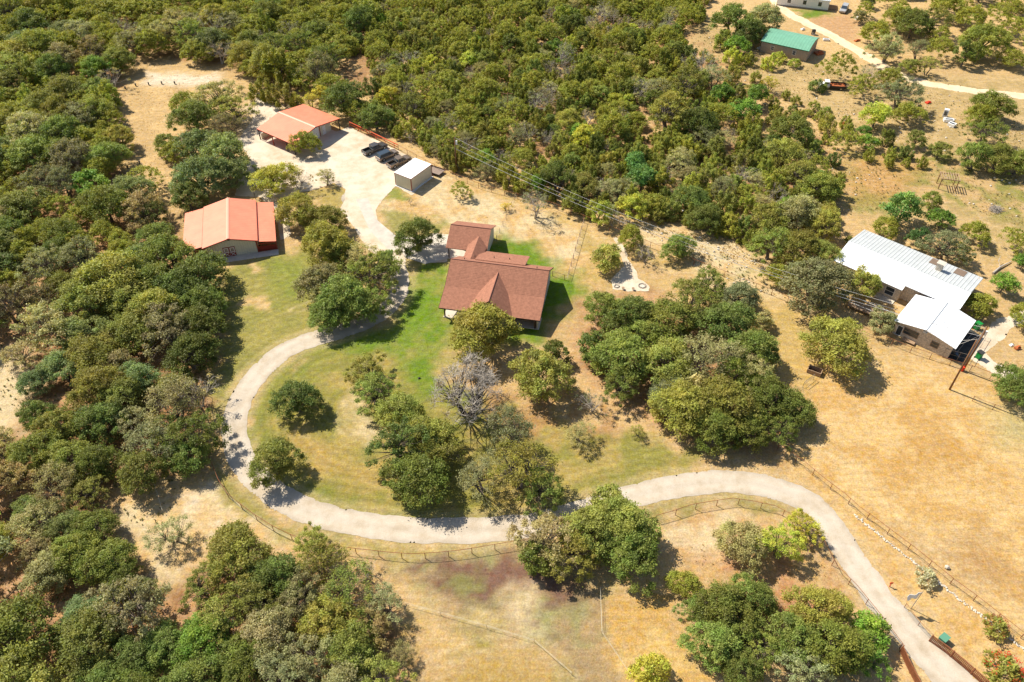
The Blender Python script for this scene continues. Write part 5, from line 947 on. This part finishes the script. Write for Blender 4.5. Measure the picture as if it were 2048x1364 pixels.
# ------------------------------------------------------------------ poles, wires
def pole(label, px, py, pytop, name='utility_pole', r=.16, lean=None, arm=False, trans=False):
    p = P(px, py); h = height_at(p, pytop); o = thing(name, label, 'utility pole', p); used_labels.add(label); MB().tube([(0, 0, -.1), (0, 0, h)], [r, r * .7], 10).build('post', M['postwood'], o, smooth=True)
    if arm: MB().box(-1.1, 1.1, -.06, .06, h - .5, h - .36).build('crossarm', M['postwood'], o)
    if trans: MB().tube([(.32, 0, h - 1.7), (.32, 0, h - .9)], .2, 10).build('transformer', M['appl'], o)
    return p, h
pA, hA = pole('wood power pole standing at the scrub edge behind the dry lawn', 913, 345, 274, trans=True); pB, hB = pole('tall brown pole out in the field below the white-roofed house', 1899, 779, 680, r=.15)
pC, hC = pole('tall brown power pole on the fence line beside the tarp pen', 1926, 741, 654, r=.16, trans=True); pole('dark pole standing deep in the middle of the scrub', 1016, 247, 184, r=.12, arm=True); pole('thin pole at the top edge beside the stone pile', 1404, 36, -10, r=.12)
def cable(label, a, b_, sag, r, mat_='cable'):
    b = MB(); a = Vector(a); b_ = Vector(b_); b.tube([a.lerp(b_, k / 30) - Vector((0, 0, 4 * sag * (k / 30) * (1 - k / 30))) for k in range(31)], r, 4, False); tag(b.build('power_line', M[mat_]), label, 'cable', 'power lines over the boundary fence')
t = Vector((0, 0, 1)); cable('topmost of the three power lines between the two wood poles', pA + t * (hA - .1), pC + t * (hC - .3), 3.6, .02); cable('middle one of the three power lines between the two wood poles', pA + t * (hA - 1.4), pC + t * (hC - 1.2), 3.6, .02); cable('lowest and thickest of the three power lines between the two wood poles', pA + t * (hA - 2.7), pC + t * (hC - 2.0), 3.2, .035)
cable('service cable from the tall pole to the wing of the white-roofed house', pC + t * (hC - 1.2), P(1897, 690, 3.6), .8, .018); cable('drooping cable between the tall pole and the house corner', pC + t * (hC - 2.4), P(1850, 660, 3.9), 1.2, .018)

# ------------------------------------------------------------------ smaller things
def bin_(px, py, label, fallen=False):
    o = thing('wheelie_bin', label, 'bin', P(px, py), .5); b = MB(); b.prism([(-.26, -.26, .08), (.26, -.26, .08), (.26, .26, .08), (-.26, .26, .08)], (0, 0, .9)); b.build('body', M['bingreen'], o, bevel=.04); MB().slab([(-.34, -.32, 1.08), (.34, -.32, 1.02), (.34, .32, 1.02), (-.34, .32, 1.08)], .08).build('lid', M['bingreen'] if not fallen else M['tarp'], o)
    for s in (-1, 1): MB().tube([(-.26, s * .24, .1), (-.26, s * .31, .1)], .1, 8).build('wheel', M['tire'], o)
    o.scale = (1.5, 1.5, 1.35)
bin_(1952, 658, 'green bin at the upper corner of the dark tarp pen'); bin_(1956, 716, 'green bin with dark lid on the white gravel below the white-roofed house', True)
pn = thing('tarp_pen', 'dark floored wire pen against the right end of the white-roofed house', 'pen', P(1880, 716), 0); c0 = P(1880, 716); cs = [P(a, b) - c0 for a, b in ((1884, 714), (1928, 726), (1962, 672), (1940, 658), (1905, 700))]
MB().poly([p + Vector((0, 0, .05)) for p in cs]).build('floor', M['tarp'], pn); ring = cs + [cs[0]]
MB().tube([p + Vector((0, 0, 1.9)) for p in ring], .04, 5).tube([p + Vector((0, 0, 1.0)) for p in ring], .02, 4).tube([cs[0].lerp(cs[1], .5) + Vector((0, 0, 1.9)), cs[2].lerp(cs[3], .5) + Vector((0, 0, 1.9))], .035, 5).build('rail', M['wire'], pn)
for p in resample(ring, 2.2): MB().tube([p, p + Vector((0, 0, 1.9))], .035, 5).build('post', M['wire'], pn)
b = MB(); b.prism([p + Vector((0, 0, .06)) for p in (cs[0].lerp(cs[2], .18), cs[0].lerp(cs[2], .3), cs[1].lerp(cs[0], .25))], (0, 0, .7)); b.build('shelter', M['glassblue'], pn)
def fridge(px, py, ang_, dims, label, lying=False, name='fridge'):
    o = thing(name, label, 'appliance', P(px, py), R_(ang_)); x, y, z = dims; MB().box(-x / 2, x / 2, -y / 2, y / 2, 0, z).build('body', M['appl'], o, bevel=.04)
    if lying: MB().box(-x * .38, x * .38, -y * .32, y * .1, z + .003, z + .03).build('door_opening', M['glass'], o)
    else:
        MB().box(-x / 2 + .06, x / 2 - .06, -y / 2 - .03, -y / 2 - .004, .1, z * .62).build('door', M['appl'], o); MB().box(-x * .3, x * .3, -y / 2 - .05, -y / 2 - .035, z * .25, z * .8).build('grille', M['glass'], o)
fridge(1889, 233, -30, (1.1, .9, 1.9), 'upright white fridge in the dry field'); fridge(1896, 243, -12, (2.2, 1.2, .7), 'white appliance with dark opening lying between the other two', True); fridge(1903, 252, -50, (1.6, 1.3, .75), 'boxy white appliance lying lowest of the three in the field', True, 'freezer')
fridge(1752, 286, 10, (1.2, .9, .5), 'small white box lying alone at the top of the dry clearing', True, 'white_box'); fridge(1652, 81, -10, (1.7, .9, .5), 'white tub lying beside the dirt road near the green-roofed shed', True, 'white_tub')
fridge(1626, 69, 0, (.9, .8, 1.4), 'dark cabinet standing behind the green-roofed shed', False, 'cabinet'); COL.objects['cabinet'].children[0].data.materials[0] = M['dark']
fridge(1628, 15, -15, (1.2, .9, .7), 'small white chest in front of the mobile home', True, 'white_chest')
pg = thing('pergola_frame', 'open timber pergola frame casting a ladder of shadow in the clearing', 'pergola', P(1876, 378), R_(-14))
for a in (0, 3.3):
    for c in (0, 2.4): MB().box(a - .07, a + .07, c - .07, c + .07, 0, 2.4).build('post', M['postwood'], pg)
MB().box(-.2, 3.6, -.09, -.02, 2.41, 2.58).box(-.2, 3.6, 2.4, 2.47, 2.41, 2.58).build('beam', M['wood'], pg)
for k in range(8): MB().box(-.15 + k * .5, -.02 + k * .5, -.3, 2.75, 2.585, 2.7).build('slat', M['wood'], pg)
fl = P(1822, 1217); fo = thing('flagpole', 'thin flagpole with a white flag beside the drive', 'flag', fl); hF = height_at(fl, 1184); MB().tube([(0, 0, 0), (0, 0, hF)], .05, 8).build('pole', M['orange'] if 0 else M['rim'], fo)
b = MB(); n = 8; fw = 1.5
for i in range(n + 1):
    for j in range(5): b.v.append((-.06 - fw * i / n * (1 - .25 * j / 4), .12 * math.sin(i * 1.3 + j * .5), hF - .15 - 1.1 * j / 4 - .75 * i / n))
for i in range(n):
    for j in range(4): b.f.append((i * 5 + j, i * 5 + j + 1, (i + 1) * 5 + j + 1, (i + 1) * 5 + j))
b.build('flag', M['white'], fo, smooth=True).modifiers.new('thick', 'SOLIDIFY').thickness = .02
o = thing('utility_box', 'pale green utility box behind the entrance fence', 'box', P(1884, 1282), .6); MB().box(-.5, .5, -.4, .4, 0, .9).build('body', M['boxgreen'], o, bevel=.03); MB().slab([(-.55, -.45, 1.0), (.55, -.45, 1.0), (.55, .45, .94), (-.55, .45, .94)], .08).build('lid', M['boxgreen'], o)
o = thing('marker_post', 'short orange marker post on the verge across the drive', 'post', P(1779, 1173)); MB().tube([(0, 0, 0), (0, 0, 1.0)], .06, 6).build('stake', M['binred'], o); MB().box(-.2, .2, -.03, .03, .7, 1.0).build('plate', M['orange'], o)
o = thing('red_drum', 'red drum at the foot of the tall power pole', 'drum', P(1923, 741)); MB().tube([(0, 0, 0), (0, 0, .85)], .3, 12).build('drum_body', M['binred'], o); MB().tube([(0, 0, .86), (0, 0, .9)], .31, 12).build('rim', M['binred'], o)
for k, (a, c, lb) in enumerate(((251, 178, 'left end of the upper row'), (272, 172, 'second from the left in the upper row'), (298, 170, 'third from the left in the upper row'), (324, 168, 'fourth from the left in the upper row'), (350, 168, 'right end of the upper row'), (256, 337, 'left one of the lower pair'), (280, 327, 'right one of the lower pair'))):
    o = thing('target_post', 'short dark post on the dry strip, ' + lb, 'post', P(a, c), group='short posts across the dry strip'); MB().tube([(0, 0, 0), (0, 0, .55)], .16, 8).build('stump', M['dark'], o); MB().tube([(0, 0, .56), (0, 0, .66)], .24, 8).build('cap', M['dark'], o)
def ringstones(px, py, r, n, label):
    p = P(px, py); o = thing('stone_ring', label, 'stone ring', p); b = MB()
    for k in range(n): a = 6.283 * k / n; b.blob((math.cos(a) * r, math.sin(a) * r, .12), (.17, .17, .15))
    b.build('stones', mat('ring_stone', (.42, .37, .31), .9), o); MB().tube([(0, 0, .035), (0, 0, .05)], r * .8, 12).build('ash', M['stone'], o)
ringstones(1284, 572, .62, 12, 'ring of stones at the right end of the fire pit gravel'); ringstones(1233, 573, .42, 9, 'small ring of stones at the left end of the fire pit gravel')
for a, c, lb in ((1246, 579, 'wooden stool beside the small stone ring'), (1266, 580, 'wooden stool between the two stone rings')):
    o = thing('stool', lb, 'stool', P(a, c)); MB().tube([(0, 0, .4), (0, 0, .46)], .28, 10).build('seat', M['wood'], o)
    for q in range(3): MB().tube([(.18 * math.cos(q * 2.1), .18 * math.sin(q * 2.1), .02), (.12 * math.cos(q * 2.1), .12 * math.sin(q * 2.1), .4)], .03, 5).build('leg', M['wood'], o)
tf = thing('trough', 'wooden feed trough under the large lone round oak', 'trough', P(1628, 745), R_(-30)); MB().box(-1.1, 1.1, -.65, -.55, .1, .8).box(-1.1, 1.1, .55, .65, .1, .8).box(-1.1, -1.0, -.54, .54, .1, .8).box(1.0, 1.1, -.54, .54, .1, .8).build('sides', M['wood'], tf); MB().box(-1.0, 1.0, -.54, .54, .1, .2).build('floor', M['darkwood'], tf)
sl_ = thing('slanted_frame', 'small slanting metal frame beside the feed trough', 'frame', P(1605, 775), R_(40)); MB().tube([(0, 0, 0), (0, 0, 1.2), (2.8, 0, 1.2), (2.8, 0, 0)], .04, 5).tube([(0, 0, .6), (2.8, 0, .6)], .025, 4).build('tubes', M['rim'], sl_); MB().tube([(0, 0, 0), (-.6, -.5, 0)], .03, 4).build('foot', M['rim'], sl_)
lg = thing('fallen_log', 'bleached fallen log in the clearing above the white-roofed house corner', 'log', P(1985, 548), R_(35)); MB().tube([(0, 0, .2), (2.6, .2, .35), (6.0, 0, .25)], [.2, .17, .08], 8).build('trunk', M['greybark'], lg); MB().tube([(2.6, .2, .35), (3.4, 1.2, .8), (4.4, 1.6, 1.2)], [.1, .07, .03], 6).build('branch', M['greybark'], lg)
bp_ = thing('brush_pile', 'pile of cut branches in the dry clearing at the right', 'brush pile', P(1990, 420)); b = MB()
for _ in range(130): a = rnd.uniform(0, 6.28); r0 = rnd.uniform(0, 1.2); d = Vector((rnd.uniform(-1, 1), rnd.uniform(-1, 1), rnd.uniform(-.1, .35))).normalized() * rnd.uniform(.5, 1.1); c = Vector((r0 * math.cos(a), r0 * math.sin(a), rnd.uniform(.05, .75 * (1.3 - r0)))); b.tube([c - d, c + d], [.035, .015], 4, False)
b.build('branches', M['greybark'], bp_)
sp_ = thing('stone_pile', 'heap of pale rubble at the top edge beside the thin pole', 'rubble heap', P(1387, 16)); b = MB()
for _ in range(90): a = rnd.uniform(0, 6.28); r0 = 2.6 * rnd.random() ** .6; b.blob((r0 * math.cos(a), r0 * math.sin(a), max(.1, 1.2 * (1 - r0 / 2.7)) * rnd.random() + .1), (rnd.uniform(.2, .5),) * 2 + (rnd.uniform(.15, .35),))
b.build('stones', M['stone'], sp_)
def junk(px, py, label, m, dims, name='scrap_item', cat='scrap', rz=.4):
    o = thing(name, label, cat, P(px, py), rz); x, y, z = dims; b = MB(); b.box(-x / 2, x / 2, -y / 2, y / 2, 0, z * .6); b.prism([(-x * .3, -y * .3, z * .6 + .003), (x * .35, -y * .25, z * .6 + .003), (x * .1, y * .35, z * .6 + .003)], (.1, 0, z * .4)); b.build('body', M[m], o, bevel=.03); MB().tube([(x * .5, 0, .12), (x * .9, y * .3, .2)], .05, 5).build('bar', M['dark'], o)
junk(1637, 108, 'red and grey scrap heap at the right end of the green-roofed shed', 'rustred', (2.2, 1.6, .9)); junk(1856, 206, 'red crate in the shade of the oaks by the discarded fridges', 'binred', (1.3, .9, .5), 'crate', 'crate'); junk(1714, 38, 'white and red junk near the white SUV', 'white', (1.6, 1.2, .7)); junk(1686, 250, 'orange scrap half hidden under the brush', 'rustred', (1.0, .9, .7))
junk(1745, 5, 'dark machine part at the top edge right of the white SUV', 'dark', (1.4, .8, .8)); junk(2034, 697, 'small dark red machine on the grass near the right edge', 'rustred', (1.0, .6, .6), 'garden_machine', 'machine'); junk(2022, 691, 'small white bundle beside the dark red machine', 'white', (.7, .5, .3), 'bundle', 'bundle'); junk(1714, 82, 'rusty steel box beside the dirt road', 'rustred', (1.8, .8, .5)); junk(1605, 60, 'white bundle behind the green-roofed shed', 'white', (1.1, .8, .6), 'bundle', 'bundle'); junk(1518, 98, 'white bundle at the left end of the green-roofed shed', 'white', (.9, .9, .7), 'bundle', 'bundle')
junk(1370, 422, 'pale rubbish at the scrub edge in the shade', 'white', (1.1, .8, .3), 'bundle', 'bundle'); junk(838, 757, 'small dark ornament on the bright green lawn patch', 'dark', (.3, .3, .25), 'garden_ornament', 'ornament')
o = thing('basketball_stand', 'dark basketball stand behind the barn lean-to', 'stand', P(511, 398), .3); MB().tube([(0, 0, 0), (0, 0, 3.0), (.5, 0, 3.3)], .06, 6).build('pole', M['dark'], o); MB().box(.5, .56, -.6, .6, 2.9, 3.6).build('backboard', M['dark'], o)
o = thing('field_stone', 'lone white stone in the dry field beside the pipe fence', 'stone', P(1893, 1136)); MB().blob((0, 0, .25), (.35, .3, .3)).build('rock', M['stone'], o)
o = thing('field_stone', 'white stone on the concrete in front of the barn', 'stone', P(510, 517)); MB().blob((0, 0, .2), (.28, .22, .22)).build('rock', M['stone'], o)

# -- loose stuff: dry tufts, small stones, low brush
def scatter(pl, n, seed):
    rd = np.random.default_rng(seed); W_ = [P(*q) for q in pl]; x0, x1 = min(p.x for p in W_), max(p.x for p in W_); y0, y1 = min(p.y for p in W_), max(p.y for p in W_)
    X = rd.uniform(x0, x1, n * 3); Y = rd.uniform(y0, y1, n * 3); d = seg_dist(X, Y, [(p.x, p.y) for p in W_]); k = (d < 0) & (vnoise(X, Y, 3.5, seed) > .38); return np.stack([X[k], Y[k]], -1)[:n]
def TR(m):
    t = m.node_tree; b = t.nodes['Principled BSDF']; tr = t.nodes.new('ShaderNodeBsdfTranslucent'); tr.inputs[0].default_value = b.inputs['Base Color'].default_value
    ms = t.nodes.new('ShaderNodeMixShader'); t.links.new(b.outputs[0], ms.inputs[1]); t.links.new(tr.outputs[0], ms.inputs[2]); t.links.new(ms.outputs[0], t.nodes['Material Output'].inputs['Surface']); return m
def tufts(name, pts, size, r, m, nb=7):
    n = len(pts); s = size * r.uniform(.5, 1.3, n); c = np.repeat(np.column_stack([pts, np.zeros(n)]), nb, 0); sr = np.repeat(s, nb); a = r.uniform(0, 6.28, n * nb)
    d = np.stack([np.cos(a), np.sin(a), np.zeros(n * nb)], -1); t_ = np.stack([-np.sin(a), np.cos(a), np.zeros(n * nb)], -1); wv_ = sr[:, None] * .22
    b0 = c + d * sr[:, None] * .1; tip = c + d * sr[:, None] * r.uniform(.4, .9, n * nb)[:, None] + np.array([0, 0, 1]) * (sr * r.uniform(.5, 1, n * nb))[:, None]
    V = np.stack([b0 - t_ * wv_, b0 + t_ * wv_, tip + t_ * wv_ * .3, tip - t_ * wv_ * .3], 1).reshape(-1, 3); me = bpy.data.meshes.new(name); np_mesh(me, V, np.arange(len(V)).reshape(-1, 4)); me.materials.append(m); return me
r = np.random.default_rng(99)
rough = [[(1400, 60), (1640, 130), (1900, 190), (2047, 240), (2047, 460), (1900, 400), (1700, 430), (1640, 300), (1480, 180)], [(1270, 450), (1480, 480), (1600, 610), (1420, 550)], [(230, 950), (450, 960), (580, 1080), (340, 1160), (260, 1060)], [(1600, 780), (1760, 700), (2047, 830), (2047, 1240), (1700, 960)],
         [(800, 1130), (1060, 1110), (1230, 1180), (1240, 1350), (900, 1350)], [(250, 150), (430, 150), (330, 420), (240, 300)], [(1350, 1060), (1620, 1060), (1740, 1250), (1400, 1330)], [(780, 400), (1000, 430), (1150, 470), (1010, 500)]]
pts = np.concatenate([scatter(pl, n, 70 + i) for i, (pl, n) in enumerate(zip(rough, (5000, 1800, 0, 0, 0, 500, 100, 50)))])
o = bpy.data.objects.new('dry_grass', tufts('dry_grass', pts, .17, r, TR(mat('straw', zcol(240, 208, 144, .66), .9)))); COL.objects.link(o); tag(o, 'short tufts of dry straw-coloured grass', 'grass', kind='stuff')
pts = np.concatenate([scatter(pl, n, 90 + i) for i, (pl, n) in enumerate(zip(rough[:2], (900, 260)))] + [scatter([(380, 20), (1400, 20), (1660, 400), (1300, 430), (700, 200)], 3500, 99), scatter([(0, 350), (420, 600), (400, 900), (200, 1300), (0, 1300)], 1800, 98)])
o = bpy.data.objects.new('weeds', tufts('weeds', pts, .26, r, TR(mat('weed_green', (.26, .25, .09), .9)), 9)); COL.objects.link(o); tag(o, 'low olive weeds and brush between the trees', 'weeds', kind='stuff')
pts = np.concatenate([scatter(rough[0], 260, 60), scatter(rough[1], 90, 61), scatter([(500, 200), (560, 220), (540, 280), (480, 290)], 40, 63)]); b = MB()
for x, y in pts: s = rnd.uniform(.08, .3); b.blob((x, y, s * .3), (s, s * rnd.uniform(.6, 1), s * .6))
tag(b.build('loose_stones', M['stone']), 'scattered pale limestone pebbles on the dry ground', 'stones', kind='stuff')
print('objects', len(COL.objects))
